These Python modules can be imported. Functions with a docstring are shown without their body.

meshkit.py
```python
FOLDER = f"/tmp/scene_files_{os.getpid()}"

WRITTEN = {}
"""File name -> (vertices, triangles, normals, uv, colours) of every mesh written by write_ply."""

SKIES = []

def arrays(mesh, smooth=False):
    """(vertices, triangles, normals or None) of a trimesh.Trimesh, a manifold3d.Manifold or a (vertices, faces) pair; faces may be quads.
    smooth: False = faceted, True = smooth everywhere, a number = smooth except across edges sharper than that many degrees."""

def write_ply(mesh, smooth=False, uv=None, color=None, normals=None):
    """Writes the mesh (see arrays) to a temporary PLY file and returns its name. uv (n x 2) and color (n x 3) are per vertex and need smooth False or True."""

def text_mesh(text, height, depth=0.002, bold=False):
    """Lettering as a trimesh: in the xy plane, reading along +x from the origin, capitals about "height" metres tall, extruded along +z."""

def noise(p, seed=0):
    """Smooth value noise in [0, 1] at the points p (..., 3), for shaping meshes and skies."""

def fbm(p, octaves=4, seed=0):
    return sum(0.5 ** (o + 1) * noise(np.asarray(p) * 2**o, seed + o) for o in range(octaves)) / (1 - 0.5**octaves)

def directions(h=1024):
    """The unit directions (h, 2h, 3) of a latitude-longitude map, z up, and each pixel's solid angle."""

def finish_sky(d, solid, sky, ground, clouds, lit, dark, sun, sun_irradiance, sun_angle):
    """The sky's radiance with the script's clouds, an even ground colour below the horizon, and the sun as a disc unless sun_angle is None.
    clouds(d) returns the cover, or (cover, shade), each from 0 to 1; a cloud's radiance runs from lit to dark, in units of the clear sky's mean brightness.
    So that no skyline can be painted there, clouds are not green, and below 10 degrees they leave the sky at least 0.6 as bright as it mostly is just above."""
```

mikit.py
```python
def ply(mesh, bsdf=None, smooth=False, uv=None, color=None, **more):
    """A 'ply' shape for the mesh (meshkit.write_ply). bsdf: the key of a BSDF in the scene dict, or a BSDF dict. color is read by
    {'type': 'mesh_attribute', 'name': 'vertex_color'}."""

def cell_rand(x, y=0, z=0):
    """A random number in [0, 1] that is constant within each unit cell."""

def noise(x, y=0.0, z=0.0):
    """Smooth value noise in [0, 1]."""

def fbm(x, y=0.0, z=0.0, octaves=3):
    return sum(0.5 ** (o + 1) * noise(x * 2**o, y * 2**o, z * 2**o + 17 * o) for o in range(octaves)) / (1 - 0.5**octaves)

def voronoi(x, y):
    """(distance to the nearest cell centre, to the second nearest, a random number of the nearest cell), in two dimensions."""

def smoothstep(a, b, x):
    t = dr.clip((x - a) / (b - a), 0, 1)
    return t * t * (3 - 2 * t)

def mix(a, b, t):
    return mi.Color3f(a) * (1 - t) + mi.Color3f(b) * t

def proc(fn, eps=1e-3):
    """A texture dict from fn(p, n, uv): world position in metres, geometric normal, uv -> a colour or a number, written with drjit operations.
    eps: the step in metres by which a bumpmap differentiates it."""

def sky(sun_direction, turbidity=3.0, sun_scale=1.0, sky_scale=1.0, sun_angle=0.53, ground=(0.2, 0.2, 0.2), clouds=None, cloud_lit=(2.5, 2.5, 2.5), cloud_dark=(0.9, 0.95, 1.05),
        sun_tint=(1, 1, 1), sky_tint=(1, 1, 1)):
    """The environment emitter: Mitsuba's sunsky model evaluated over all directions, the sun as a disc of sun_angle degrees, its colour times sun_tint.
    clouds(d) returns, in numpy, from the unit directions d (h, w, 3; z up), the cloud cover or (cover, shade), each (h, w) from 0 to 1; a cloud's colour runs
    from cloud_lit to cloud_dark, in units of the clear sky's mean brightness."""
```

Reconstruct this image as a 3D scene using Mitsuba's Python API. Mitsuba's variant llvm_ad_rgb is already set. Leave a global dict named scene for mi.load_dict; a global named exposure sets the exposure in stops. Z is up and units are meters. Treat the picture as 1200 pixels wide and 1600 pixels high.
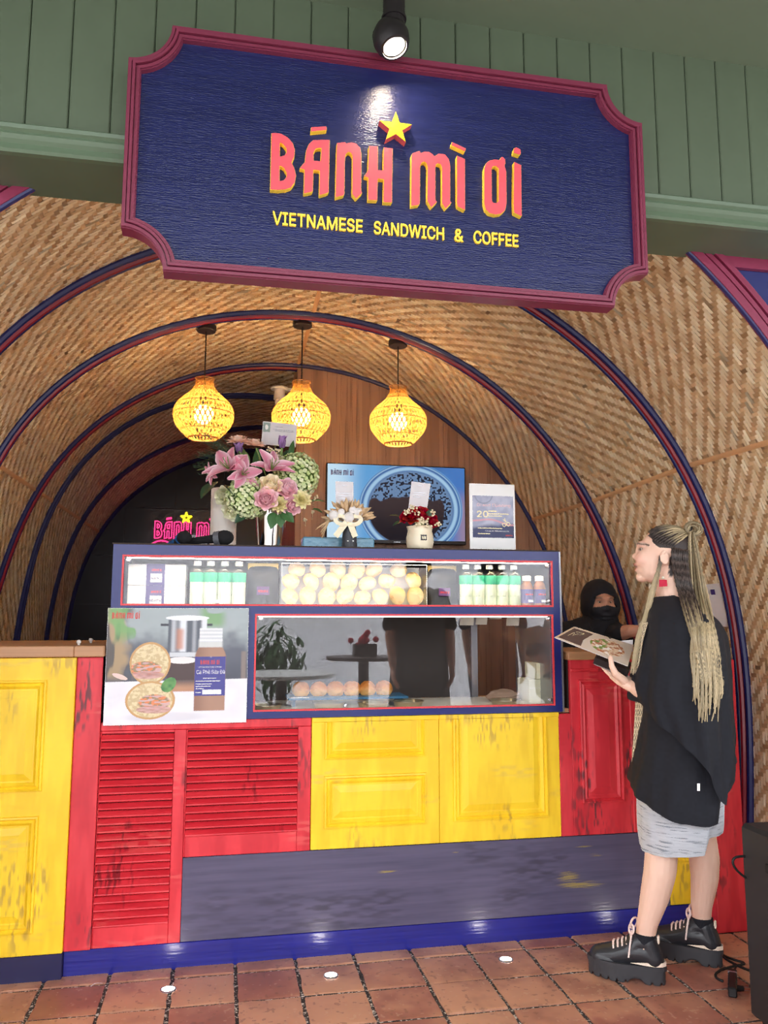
import math, random
import numpy as np, trimesh, mitsuba as mi, drjit as dr, mikit, meshkit
import manifold3d as m3
from scipy.interpolate import CubicSpline
from shapely import affinity
from shapely.geometry import Polygon, LineString, Point, box as sbox
from shapely.ops import unary_union
from mikit import proc, fbm, noise, cell_rand, smoothstep, mix, voronoi
T = mi.ScalarTransform4f
RNG = np.random.default_rng(7)
scene, labels = {'type': 'scene'}, {}
PI = math.pi

# ------------------------------------------------------------------ camera, sky, exposure
CAM, FOC, CW, CH = np.array([0, -3.14, 1.25]), 1255.0, 1200, 1600
YAW, PITCH, ROLL = (math.radians(a) for a in (11.1, 7.35, 0.065))
FWD = np.array([math.sin(YAW) * math.cos(PITCH), math.cos(YAW) * math.cos(PITCH), math.sin(PITCH)])
_r = np.array([math.cos(YAW), -math.sin(YAW), 0.0])
RIGHT = _r * math.cos(ROLL) + np.cross(_r, FWD) * math.sin(ROLL)
UP = np.cross(RIGHT, FWD)
scene['camera'] = {'type': 'perspective', 'fov': math.degrees(2 * math.atan(CW / 2 / FOC)), 'fov_axis': 'x', 'near_clip': 0.05, 'far_clip': 200.0,
                   'to_world': T().look_at(origin=CAM.tolist(), target=(CAM + FWD).tolist(), up=UP.tolist())}
exposure = 4.58
SKY = mikit.sky((0.25, 0.55, 0.8), turbidity=4.0, sun_scale=0.0, sky_scale=1.0, ground=(0.33, 0.31, 0.29),
                clouds=lambda d: (np.full(d.shape[:2], 0.92), 0.25 * meshkit.fbm(d * 3.0)), cloud_lit=(1.5, 1.5, 1.52), cloud_dark=(1.1, 1.12, 1.16))
scene['sky'] = SKY


def ray(px, py):
    return (px - CW / 2) / FOC * RIGHT - (py - CH / 2) / FOC * UP + FWD


def at(px, py, Y):
    """the point of the plane y = Y that lies at a measured place of the photograph"""
    d = ray(px, py)
    return CAM + d * (Y - CAM[1]) / d[1]


def atz(px, py, z):
    d = ray(px, py)
    return CAM + d * (z - CAM[2]) / d[2]


def xz(px, py, Y):
    p = at(px, py, Y)
    return p[0], p[2]


# ------------------------------------------------------------------ naming
def fresh(key):
    if key not in scene and key not in labels and not any(k.startswith(key + '__') for k in scene):
        return key
    n = 1
    while True:
        k = f'{key}_{n:03d}'
        if k not in scene and k not in labels and not any(q.startswith(k + '__') for q in scene):
            return k
        n += 1


def thing(name, label, cat, group=None, kind=None):
    key = fresh(name)
    labels[key] = {'label': label, 'category': cat}
    if group:
        labels[key]['group'] = group
    if kind:
        labels[key]['kind'] = kind
    return key


def struct(name, label=None, cat=None):
    key = fresh(name)
    labels[key] = {'kind': 'structure'}
    if label:
        labels[key]['label'] = label
    if cat:
        labels[key]['category'] = cat
    return key


_COUNT = {}


def PLY(mesh, bsdf=None, **kw):
    return mikit.ply(mesh, 'm_' + bsdf if isinstance(bsdf, str) else bsdf, **kw)


def put(parent, name, mesh, bsdf, label=None, kind=None, smooth=False, **kw):
    """one entry of the scene: the thing itself (name None) or a part of it; returns its key"""
    if name is None:
        key = parent
    else:
        base = f'{parent}__{name}'
        n = _COUNT.get(base, 0)
        _COUNT[base] = n + 1
        key = base if n == 0 else f'{base}_{n:03d}'
    scene[key] = mesh if isinstance(mesh, dict) else PLY(mesh, bsdf, smooth=smooth, **kw)
    if label or kind:
        labels.setdefault(key, {})
        if label:
            labels[key]['label'] = label
        if kind:
            labels[key]['kind'] = kind
    return key


# ------------------------------------------------------------------ materials
def mat(name, rgb, rough=0.5, metallic=0.0, bump=None, bump_scale=1.0, two=True, **kw):
    tex = rgb if isinstance(rgb, dict) else {'type': 'rgb', 'value': list(rgb)}
    b = {'type': 'principled', 'base_color': tex, 'roughness': rough, 'metallic': metallic, **kw}
    if bump is not None:
        b = {'type': 'bumpmap', 'arbitrary': bump, 'scale': bump_scale, 'bsdf': b}
    scene['m_' + name] = {'type': 'twosided', 'bsdf': b} if two else b
    return name


def lin(r, g, b):
    """sRGB 0-255 to linear"""
    f = lambda c: c / 12.92 if c <= 0.04045 else ((c + 0.055) / 1.055) ** 2.4
    return tuple(f(c / 255) for c in (r, g, b))


def emit(mesh, rgb, **kw):
    d = mikit.ply(mesh, **kw)
    d['emitter'] = {'type': 'area', 'radiance': {'type': 'rgb', 'value': list(rgb)}}
    d['bsdf'] = {'type': 'diffuse', 'reflectance': {'type': 'rgb', 'value': [0.3, 0.3, 0.3]}}
    return d


# ------------------------------------------------------------------ mesh helpers
def cat_(ms):
    ms = [m for m in ms if m is not None]
    return trimesh.util.concatenate(ms)


def bx(x0, x1, y0, y1, z0, z1, c=0.0):
    """box, its edges chamfered by c"""
    lo, hi = np.minimum([x0, y0, z0], [x1, y1, z1]), np.maximum([x0, y0, z0], [x1, y1, z1])
    if c <= 0:
        return trimesh.creation.box(bounds=[lo, hi])
    c = min(c, (hi - lo).min() * 0.45)
    P = []
    for a in (0, 1):
        for b in (0, 1):
            for e in (0, 1):
                q = np.array([(lo, hi)[a][0], (lo, hi)[b][1], (lo, hi)[e][2]])
                s = np.array([1 - 2 * a, 1 - 2 * b, 1 - 2 * e]) * c
                P += [q + s * [0, 1, 1], q + s * [1, 0, 1], q + s * [1, 1, 0]]
    return hull(P)


def hull(P):
    return to_tri(m3.Manifold.hull_points(np.asarray(P, float).tolist()))


def to_tri(man):
    m = man.to_mesh()
    return trimesh.Trimesh(np.array(m.vert_properties[:, :3]), np.array(m.tri_verts), process=False)


def to_man(t):
    return m3.Manifold(m3.Mesh(np.asarray(t.vertices, np.float32), np.asarray(t.faces, np.uint32)))


def tube(pts, r, n=8, cap=True):
    """round tube along a polyline; r a number or one per point"""
    P = np.asarray(pts, float)
    R = np.full(len(P), r) if np.isscalar(r) else np.asarray(r, float)
    t = np.gradient(P, axis=0)
    t /= np.maximum(np.linalg.norm(t, axis=1, keepdims=True), 1e-12)
    u = np.cross(t[0], [0.31, 0.17, 0.93])
    u /= np.linalg.norm(u)
    U = []
    for k in range(len(P)):
        u = u - t[k] * (u @ t[k])
        u /= np.linalg.norm(u)
        U.append(u)
    U = np.array(U)
    V = np.cross(t, U)
    a = np.arange(n) * 2 * PI / n
    v = P[:, None] + R[:, None, None] * (np.cos(a)[None, :, None] * U[:, None] + np.sin(a)[None, :, None] * V[:, None])
    v = v.reshape(-1, 3)
    i, j = np.meshgrid(np.arange(len(P) - 1), np.arange(n), indexing='ij')
    A, B = i * n + j, i * n + (j + 1) % n
    f = np.concatenate([np.stack([A, B, B + n], -1).reshape(-1, 3), np.stack([A, B + n, A + n], -1).reshape(-1, 3)])
    if cap:
        v = np.vstack([v, P[0], P[-1]])
        q, e = np.arange(n), (len(P) - 1) * n
        f = np.vstack([f, np.stack([(q + 1) % n, q, q * 0 + len(v) - 2], 1), np.stack([e + q, e + (q + 1) % n, q * 0 + len(v) - 1], 1)])
    return trimesh.Trimesh(v, f, process=False)


def lathe(prof, n=24, c=(0, 0, 0)):
    """profile of (radius, height) turned about z"""
    p = np.asarray(prof, float)
    a = np.arange(n) * 2 * PI / n
    v = np.stack([p[:, None, 0] * np.cos(a), p[:, None, 0] * np.sin(a), p[:, None, 1] + 0 * a], -1).reshape(-1, 3)
    i, j = np.meshgrid(np.arange(len(p) - 1), np.arange(n), indexing='ij')
    A, B = i * n + j, i * n + (j + 1) % n
    f = np.concatenate([np.stack([A, B, B + n], -1).reshape(-1, 3), np.stack([A, B + n, A + n], -1).reshape(-1, 3)])
    m = trimesh.Trimesh(v, f, process=False)
    m.merge_vertices()
    m.update_faces(m.nondegenerate_faces())
    m.apply_translation(c)
    return m


def extr(poly, y0, y1):
    """a shapely shape drawn in (x, z), given the depth y0 (front) to y1"""
    out = []
    for g in getattr(poly, 'geoms', [poly]):
        if g.is_empty or g.area < 1e-9:
            continue
        m = trimesh.creation.extrude_polygon(g, abs(y1 - y0), engine='earcut')
        v = m.vertices.copy()
        m.vertices = np.stack([v[:, 0], max(y0, y1) - v[:, 2], v[:, 1]], 1)
        out.append(m)
    return cat_(out)


def rot(m, deg, axis, c=(0, 0, 0)):
    m = m.copy()
    m.apply_transform(trimesh.transformations.rotation_matrix(math.radians(deg), axis, c))
    return m


def mv(m, x=0, y=0, z=0):
    m = m.copy()
    m.apply_translation([x, y, z])
    return m


def grid(nu, nv, fn):
    """surface from fn(u, v) -> (.., 3) over the unit square, with its uv"""
    u, v = np.meshgrid(np.linspace(0, 1, nu), np.linspace(0, 1, nv), indexing='ij')
    P = fn(u, v).reshape(-1, 3)
    i, j = np.meshgrid(np.arange(nu - 1), np.arange(nv - 1), indexing='ij')
    A = i * nv + j
    f = np.concatenate([np.stack([A, A + nv, A + nv + 1], -1).reshape(-1, 3), np.stack([A, A + nv + 1, A + 1], -1).reshape(-1, 3)])
    return trimesh.Trimesh(P, f, process=False), np.stack([u.ravel(), v.ravel()], 1)


def ball(c, r, sub=2, sc=(1, 1, 1)):
    m = trimesh.creation.icosphere(subdivisions=sub, radius=1.0)
    m.vertices = m.vertices * (np.asarray(sc) * r) + np.asarray(c)
    return m


def frame_to(m, o, X, Y, Z):
    """places a mesh given in local axes at o with the axes X, Y, Z"""
    m = m.copy()
    m.vertices = np.asarray(o) + m.vertices @ np.array([X, Y, Z])
    return m


def text_on(s, h, depth, o, X, Zu, width=None, bold=False):
    """lettering that reads along X, its tops towards Zu, standing proud of the point o (its lower left corner)"""
    m = meshkit.text_mesh(s, h, depth, bold)
    v = m.vertices.copy()
    if width:
        v[:, 0] *= width / max(np.ptp(v[:, 0]), 1e-6)
    X, Zu = np.asarray(X, float), np.asarray(Zu, float)
    m.vertices = np.asarray(o) + v[:, :1] * X + v[:, 1:2] * Zu + v[:, 2:] * np.cross(X, Zu)
    return m
# ------------------------------------------------------------------ the vault of bamboo matting
VX, VZ = 0.404, 0.8
TH_END = math.radians(205)
_kn = np.radians([-25, 0, 15, 30, 45, 60, 75, 90])
_cm = np.array([1.891, 1.77, 1.79, 1.861, 1.932, 1.989, 1.999, 2.014])
COMMON = CubicSpline(np.r_[_kn, PI - _kn[-2::-1]], np.r_[_cm, _cm[-2::-1]])
RIB_TH = np.radians(np.arange(-25, 206, 23))
RIBS = [  # depth and radius of each hoop at RIB_TH
    (-0.85, [1.9, 1.78, 1.82, 1.902, 1.998, 1.998, 1.94, 1.84, 1.72, 1.71, 1.87]),
    (0.0, [1.918, 1.792, 1.854, 1.939, 1.99, 2.021, 2.013, 1.91, 1.75, 1.741, 1.898]),
    (0.82, [1.914, 1.787, 1.787, 1.863, 1.949, 1.986, 2.003, 1.928, 1.741, 1.71, 1.882]),
    (1.7, [1.905, 1.776, 1.794, 1.875, 1.956, 1.993, 1.992, 1.919, 1.781, 1.771, 1.915]),
    (2.25, [1.911, 1.791, 1.827, 1.899, 1.89, 1.926, 2.015, 1.949, 1.76, 1.703, 1.845]),
    (3.25, [1.911, 1.792, 1.837, 1.949, 1.997, 1.973, 1.975, 1.936, 1.784, 1.729, 1.866]),
    (4.1, [1.891, 1.772, 1.814, 1.916, 1.957, 1.956, 1.962, 1.918, 1.796, 1.741, 1.862])]
RIB_Y = np.array([r[0] for r in RIBS])
RIB_S = [CubicSpline(RIB_TH, r[1]) for r in RIBS]


def vault_r(th, y):
    th, y = np.broadcast_arrays(np.asarray(th, float), np.asarray(y, float))
    k = np.clip(np.searchsorted(RIB_Y, y) - 1, 0, len(RIBS) - 2)
    out = np.zeros(th.shape)
    for i in range(len(RIBS) - 1):
        m = k == i
        if m.any():
            t = (y[m] - RIB_Y[i]) / (RIB_Y[i + 1] - RIB_Y[i])
            out[m] = RIB_S[i](th[m]) * (1 - t) + RIB_S[i + 1](th[m]) * t
    return out


def vault_p(th, y, inward=0.0):
    r = vault_r(th, y) - inward
    return np.stack([VX + r * np.cos(th), np.broadcast_to(y, np.shape(r)), np.where((np.asarray(th) < RIB_TH[0] + 0.01) | (np.asarray(th) > TH_END - 0.01), -0.01, VZ + r * np.sin(th))], -1)


_tt = np.linspace(RIB_TH[0], RIB_TH[-1], 2001)
_cp = np.stack([COMMON(_tt) * np.cos(_tt), COMMON(_tt) * np.sin(_tt)], 1)
_cs = np.r_[0, np.cumsum(np.linalg.norm(np.diff(_cp, axis=0), axis=1))]


def th_of_s(s):
    return np.interp(s, _cs, _tt)


def s_of_th(t):
    return np.interp(t, _tt, _cs)


mat('weave', {'type': 'mesh_attribute', 'name': 'vertex_color'}, 0.5, specular=0.35)
mat('mat_backing', lin(88, 58, 38), 0.9)
mat('navy_pipe', lin(30, 34, 92), 0.32, clearcoat=0.4)
mat('red_pipe', lin(140, 26, 42), 0.25, clearcoat=0.6)
mat('bamboo_lath', lin(205, 158, 112), 0.6)

vault = struct('ceiling_vault', 'arched vault lined with woven tan bamboo matting between navy and red hoops')
W_STRIP = 0.0165


def weave_mat(th0, th1, y0, y1, mirror, seed):
    """a mat of over-three-under-two twill: every visible float of a bamboo strip its own arched sliver"""
    rng = np.random.default_rng(seed)
    w = W_STRIP
    s0, s1 = s_of_th(th0), s_of_th(th1)
    sc, yc = (s0 + s1) / 2, (y0 + y1) / 2
    n = int(max(s1 - s0, y1 - y0) / w) + 6
    i, j = np.meshgrid(np.arange(-n, n), np.arange(-n, n), indexing='ij')
    k = (i + j) % 5
    out = []
    tone_i, tone_j = rng.random(2 * n), rng.random(2 * n)
    for fam, start, ln in ((0, k == 0, 3), (1, k == 3, 2)):
        I, J = i[start].astype(float), j[start].astype(float)
        if fam == 0:   # runs along a: cells I .. I+2 at row J
            ca, cb, ha, hb = I + ln / 2, J + 0.5, ln / 2 + 0.18, 0.47
            ti = tone_j[(J + n).astype(int)]
        else:          # runs along b: cells J .. J+1 at column I
            ca, cb, ha, hb = I + 0.5, J + ln / 2, 0.47, ln / 2 + 0.18
            ti = tone_i[(I + n).astype(int)]
        ds0, dy0 = ca * w, cb * w
        keep = (np.abs(ds0) < (s1 - s0) / 2) & (np.abs(dy0) < (y1 - y0) / 2)
        ca, cb, ti = ca[keep], cb[keep], ti[keep]
        m = len(ca)
        if not m:
            continue
        jit = rng.normal(0, 0.03, (m, 2))
        st = np.array([-1, -0.72, 0.72, 1.0])
        hh = np.array([-0.0014, 0.0013, 0.0013, -0.0014]) + 0.0
        if fam == 0:
            A = ca[:, None, None] + st[None, :, None] * ha + 0 * np.ones((1, 1, 2)) + jit[:, :1, None]
            B = cb[:, None, None] + np.array([-hb, hb])[None, None, :] + 0 * st[None, :, None]
        else:
            B = cb[:, None, None] + st[None, :, None] * hb + 0 * np.ones((1, 1, 2)) + jit[:, :1, None]
            A = ca[:, None, None] + np.array([-ha, ha])[None, None, :] + 0 * st[None, :, None]
        S = np.clip(sc + A * w * (-1 if mirror else 1), s0, s1)
        Y = np.clip(yc + B * w, y0, y1)
        H = np.broadcast_to(hh[None, :, None], S.shape) + rng.normal(0, 0.0003, (m, 1, 1))
        P = vault_p(th_of_s(S), Y, 0.0025 + H).reshape(m, 8, 3)
        base = (np.arange(m) * 8)[:, None, None]
        q = np.array([[0, 1, 3], [0, 3, 2], [2, 3, 5], [2, 5, 4], [4, 5, 7], [4, 7, 6]])[None]
        F = (base + q).reshape(-1, 3)
        lo, hi = (np.array(lin(206, 174, 130)), np.array(lin(252, 241, 210))) if fam == 0 else (np.array(lin(160, 122, 84)), np.array(lin(220, 186, 142)))  # cross strips darker: how light catches each direction is put into the colour
        t = np.clip(0.4 * ti + 0.5 * rng.random(m) + 0.16 * rng.normal(0, 1, m), 0, 1)
        C = lo + (hi - lo) * t[:, None]
        dark_few = rng.random(m) < 0.02
        C[dark_few] *= 0.55  # a few slivers darker, picked at random
        out.append((P.reshape(-1, 3), F, np.repeat(C, 8, axis=0)))
    V, Fs, Cs, o = [], [], [], 0
    for v, f, c in out:
        V.append(v); Fs.append(f + o); Cs.append(c); o += len(v)
    # the dark underside of the mat behind the slivers, open only by a hair
    g, _ = grid(24, 8, lambda u, v: vault_p(th0 + (th1 - th0) * u, y0 + (y1 - y0) * v, -0.0015))
    V.append(g.vertices); Fs.append(g.faces + o); Cs.append(np.tile(lin(150, 114, 84), (len(g.vertices), 1)))
    return trimesh.Trimesh(np.vstack(V), np.vstack(Fs), process=False), np.vstack(Cs)


TH_SEAM_R, TH_SEAM_L = math.radians(35.2), math.radians(142.0)
TH_END = math.radians(205)
for b in range(len(RIBS) - 1):
    y0, y1 = RIB_Y[b] - (0.0 if b else 0.004), RIB_Y[b + 1]
    cuts = [(RIB_TH[0], TH_SEAM_R, 0), (TH_SEAM_R, PI / 2, 1 if b == 1 else 0), (PI / 2, TH_SEAM_L, 1), (TH_SEAM_L, TH_END, 1)]
    for q, (a0, a1, mir) in enumerate(cuts):
        hidden = (b >= 3 and q < 2) or (b <= 1 and q == 3)   # behind the timber wall, or far out of the frame
        if hidden:
            g, _ = grid(16, 3, lambda u, v: vault_p(a0 + (a1 - a0) * u, y0 + (y1 - y0) * v, 0.0))
            put(vault, 'mat', g, 'mat_backing')
            continue
        m, c = weave_mat(a0, a1, y0, y1, mir, 100 + b * 7 + q)
        put(vault, 'mat', m, 'weave', kind='stuff', smooth=False, color=c)
    # laths over the seams
    for a in (TH_SEAM_R, PI / 2, TH_SEAM_L):
        if b >= 3 and a < 1.5:
            continue
        wd = 0.011 / 1.9
        ys = np.linspace(y0, y1, 9)
        lath = []
        g, _ = grid(5, 9, lambda u, v: vault_p(a + wd * (2 * u - 1), y0 + (y1 - y0) * v, 0.0045 + 0.003 * np.sin(PI * u)))
        put(vault, 'lath', g, 'bamboo_lath')
# hoops: two navy pipes and a red one in front of the joint of two mats
for b in range(len(RIBS)):
    y = RIB_Y[b]
    near = b <= 3
    th = np.linspace(RIB_TH[0], TH_END, 110)
    h = put(vault, 'hoop', tube(vault_p(th, y - 0.024, 0.011) if b else vault_p(th, y - 0.012, 0.003), 0.0145 if b else 0.012, 8), 'navy_pipe', smooth=40)
    if b == 0:
        continue
    if b >= 4:
        put(h, 'front_pipe', tube(vault_p(th, y + 0.002, 0.019), 0.0135, 8), 'navy_pipe', smooth=40)
        continue
    put(h, 'red_pipe', tube(vault_p(th, y + 0.002, 0.021), 0.0135, 8), 'red_pipe', smooth=40)
    put(h, 'back_pipe', tube(vault_p(th, y + 0.027, 0.017), 0.0145, 8), 'navy_pipe', smooth=40)
# ------------------------------------------------------------------ floor of terracotta tiles
def tile_col(p, n, uv):
    r = cell_rand((p.x - 0.2844) / 0.216 + 50, (p.y + 0.0775) / 0.216 + 50, 3)
    r2 = cell_rand((p.x - 0.2844) / 0.216 + 50, (p.y + 0.0775) / 0.216 + 50, 9)
    f = fbm(p.x * 7, p.y * 7, 2, 4)
    g = fbm(p.x * 60, p.y * 60, 5, 2)
    c = mix(lin(196, 144, 118), lin(166, 108, 92), smoothstep(0.35, 0.8, r))
    c = mix(c, lin(208, 156, 124), smoothstep(0.5, 0.75, f) * (0.25 + 0.5 * r2))
    c = mix(c, lin(140, 88, 76), smoothstep(0.55, 0.25, f) * 0.5)
    c = mix(c, lin(206, 170, 146), smoothstep(0.76, 0.86, g) * 0.3)
    return mix(c, lin(126, 90, 78), smoothstep(0.28, 0.18, g) * 0.4)


mat('terracotta', proc(tile_col), 0.42, specular=0.45, bump=proc(lambda p, n, uv: fbm(p.x * 45, p.y * 45, 1, 3) * 0.0016))
mat('grout', proc(lambda p, n, uv: mix(mix(lin(46, 42, 44), lin(74, 66, 64), noise(p.x * 40, p.y * 40)), lin(205, 198, 192), smoothstep(0.62, 0.8, noise(p.x * 190, p.y * 190, 4)))), 0.9)
mat('pavement', proc(lambda p, n, uv: mix(lin(206, 202, 194), lin(184, 180, 174), fbm(p.x * 2.6, p.y * 2.6, 1, 3))), 0.6)

floor = struct('floor', 'terracotta tile floor with dark speckled joints')
TX, TY, TS = 0.2844, -0.0775, 0.216
put(floor, 'bed', bx(-3.2, 3.4, -2.16, 4.3, -0.04, -0.006), 'grout')
put(floor, 'paving', bx(-14, 14, -16, -2.16, -0.06, -0.003), 'pavement')


def tile_mesh(x0, x1, y0, y1, rng):
    c = 0.006
    P = []
    for x, y in ((x0, y0), (x1, y0), (x1, y1), (x0, y1)):
        for s, t in ((0, 1), (1, 0)):
            pass
    ring = []
    n = 5
    for (ax, ay), (bx_, by) in (((x0, y0), (x1, y0)), ((x1, y0), (x1, y1)), ((x1, y1), (x0, y1)), ((x0, y1), (x0, y0))):
        for k in range(n):
            t = k / n
            ring.append((ax + (bx_ - ax) * t + rng.normal(0, 0.0012), ay + (by - ay) * t + rng.normal(0, 0.0012)))
    ring = np.array(ring)
    cen = np.array([(x0 + x1) / 2, (y0 + y1) / 2])
    inn = cen + (ring - cen) * (1 - c / (TS / 2))
    dz = rng.normal(0, 0.0008)
    a, b2 = rng.normal(0, 0.004, 2)
    z = lambda q: dz + (q[:, 0] - cen[0]) * a + (q[:, 1] - cen[1]) * b2
    N = len(ring)
    v = np.vstack([np.c_[ring, np.full(N, -0.02)], np.c_[ring, z(ring) - 0.0025], np.c_[inn, z(inn)], [[cen[0], cen[1], dz]]])
    f = []
    for k in range(N):
        m = (k + 1) % N
        for o in (0, N):
            f += [[o + k, o + m, o + N + m], [o + k, o + N + m, o + N + k]]
        f.append([2 * N + k, 2 * N + m, 3 * N])
    return trimesh.Trimesh(v, f, process=False)


_rt = np.random.default_rng(5)
for j in range(-8, 1):
    for i in range(-9, 12):
        g = 0.0065
        x0, x1 = TX + i * TS + g, TX + (i + 1) * TS - g
        y0, y1 = TY + (j - 1) * TS + g, TY + j * TS - g
        if j == 0:
            pass
        put(floor, 'tile', tile_mesh(x0, x1, y0, y1, _rt), 'terracotta', smooth=25)
for i in range(-9, 12):     # the cut row against the plinth
    put(floor, 'tile', tile_mesh(TX + i * TS + 0.0065, TX + (i + 1) * TS - 0.0065, TY + 0.0065, 0.03, _rt), 'terracotta', smooth=25)

# ------------------------------------------------------------------ green boarded fascia, beam and ceiling
mat('green_paint', proc(lambda p, n, uv: mix(lin(81, 93, 75), lin(91, 104, 83), fbm(p.x * 5, p.y * 5, p.z * 1.4, 3))), 0.45)
mat('green_paint_lit', lin(106, 118, 97), 0.6)  # same green as the fascia, lightened: bounced light is put into the colour
mat('green_trim', lin(92, 110, 88), 0.35)
FY = -1.05
fascia = struct('wall_fascia', 'dark green boarded fascia above the arch')
k0 = -0.546 - 24 * 0.1063
for k in range(60):
    x0 = k0 + k * 0.1063
    if -1.6 < x0 < 2.6:
        put(fascia, 'plank', bx(x0 + 0.0012, x0 + 0.1051, FY, FY + 0.02, 2.49, 2.995, 0.003), 'green_paint')
put(fascia, 'backing', bx(-2.6, 3.6, FY + 0.012, FY + 0.17, 2.47, 3.0), 'green_paint')
for x0, x1 in ((-2.6, -1.6), (2.64, 3.6)):
    put(fascia, 'plank', bx(x0, x1, FY, FY + 0.02, 2.49, 2.995, 0.003), 'green_paint')
prof = Polygon([(FY + 0.012, 2.435), (FY - 0.006, 2.435), (FY - 0.012, 2.442), (FY - 0.010, 2.458), (FY - 0.018, 2.466), (FY - 0.024, 2.476), (FY - 0.020, 2.484), (FY - 0.028, 2.490), (FY - 0.030, 2.500), (FY - 0.020, 2.508), (FY + 0.012, 2.510)])
m = trimesh.creation.extrude_polygon(prof, 6.2, engine='earcut')
v = m.vertices.copy()
m.vertices = np.stack([v[:, 2] - 2.6, v[:, 0], v[:, 1]], 1)
m.fix_normals()
put(fascia, 'moulding', m, 'green_trim')
put(fascia, 'beam', bx(-2.6, 3.6, FY + 0.003, -0.83, 2.437, 2.475), 'green_paint')
ceil_ = struct('ceiling', 'flat green porch ceiling')
put(ceil_, None, bx(-5.0, 6.0, -3.6, FY + 0.18, 2.99, 3.05), 'green_paint_lit')

# ------------------------------------------------------------------ facade boards beside the arch
mat('spandrel_blue', lin(26, 34, 96), 0.45)
mat('mould_red', lin(132, 42, 72), 0.35, clearcoat=0.3)
SPY = -0.85
th = np.linspace(RIB_TH[0], RIB_TH[-1], 120)
arc = vault_p(th, SPY - 0.0)[:, [0, 2]]
arch_hole = Polygon(np.vstack([arc, [[arc[-1][0], -1], [arc[0][0], -1]]])).buffer(0)
front = sbox(-3.6, -0.01, 4.4, 2.44).difference(arch_hole)
facade = struct('wall_front', 'navy blue spandrel boards with a maroon moulding around the arch')
put(facade, 'board', extr(front, SPY - 0.0, SPY + 0.03), 'spandrel_blue')
ring_ = lambda a, b: arch_hole.buffer(b).difference(arch_hole.buffer(a)).intersection(sbox(-3.6, 0, 4.4, 2.437))
for a, b, d in ((-0.012, 0.075, 0.012), (-0.008, 0.020, 0.026), (0.028, 0.044, 0.022), (0.050, 0.070, 0.026)):
    put(facade, 'arch_moulding', extr(ring_(a, b), SPY - d, SPY - 0.001), 'mould_red')
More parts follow.
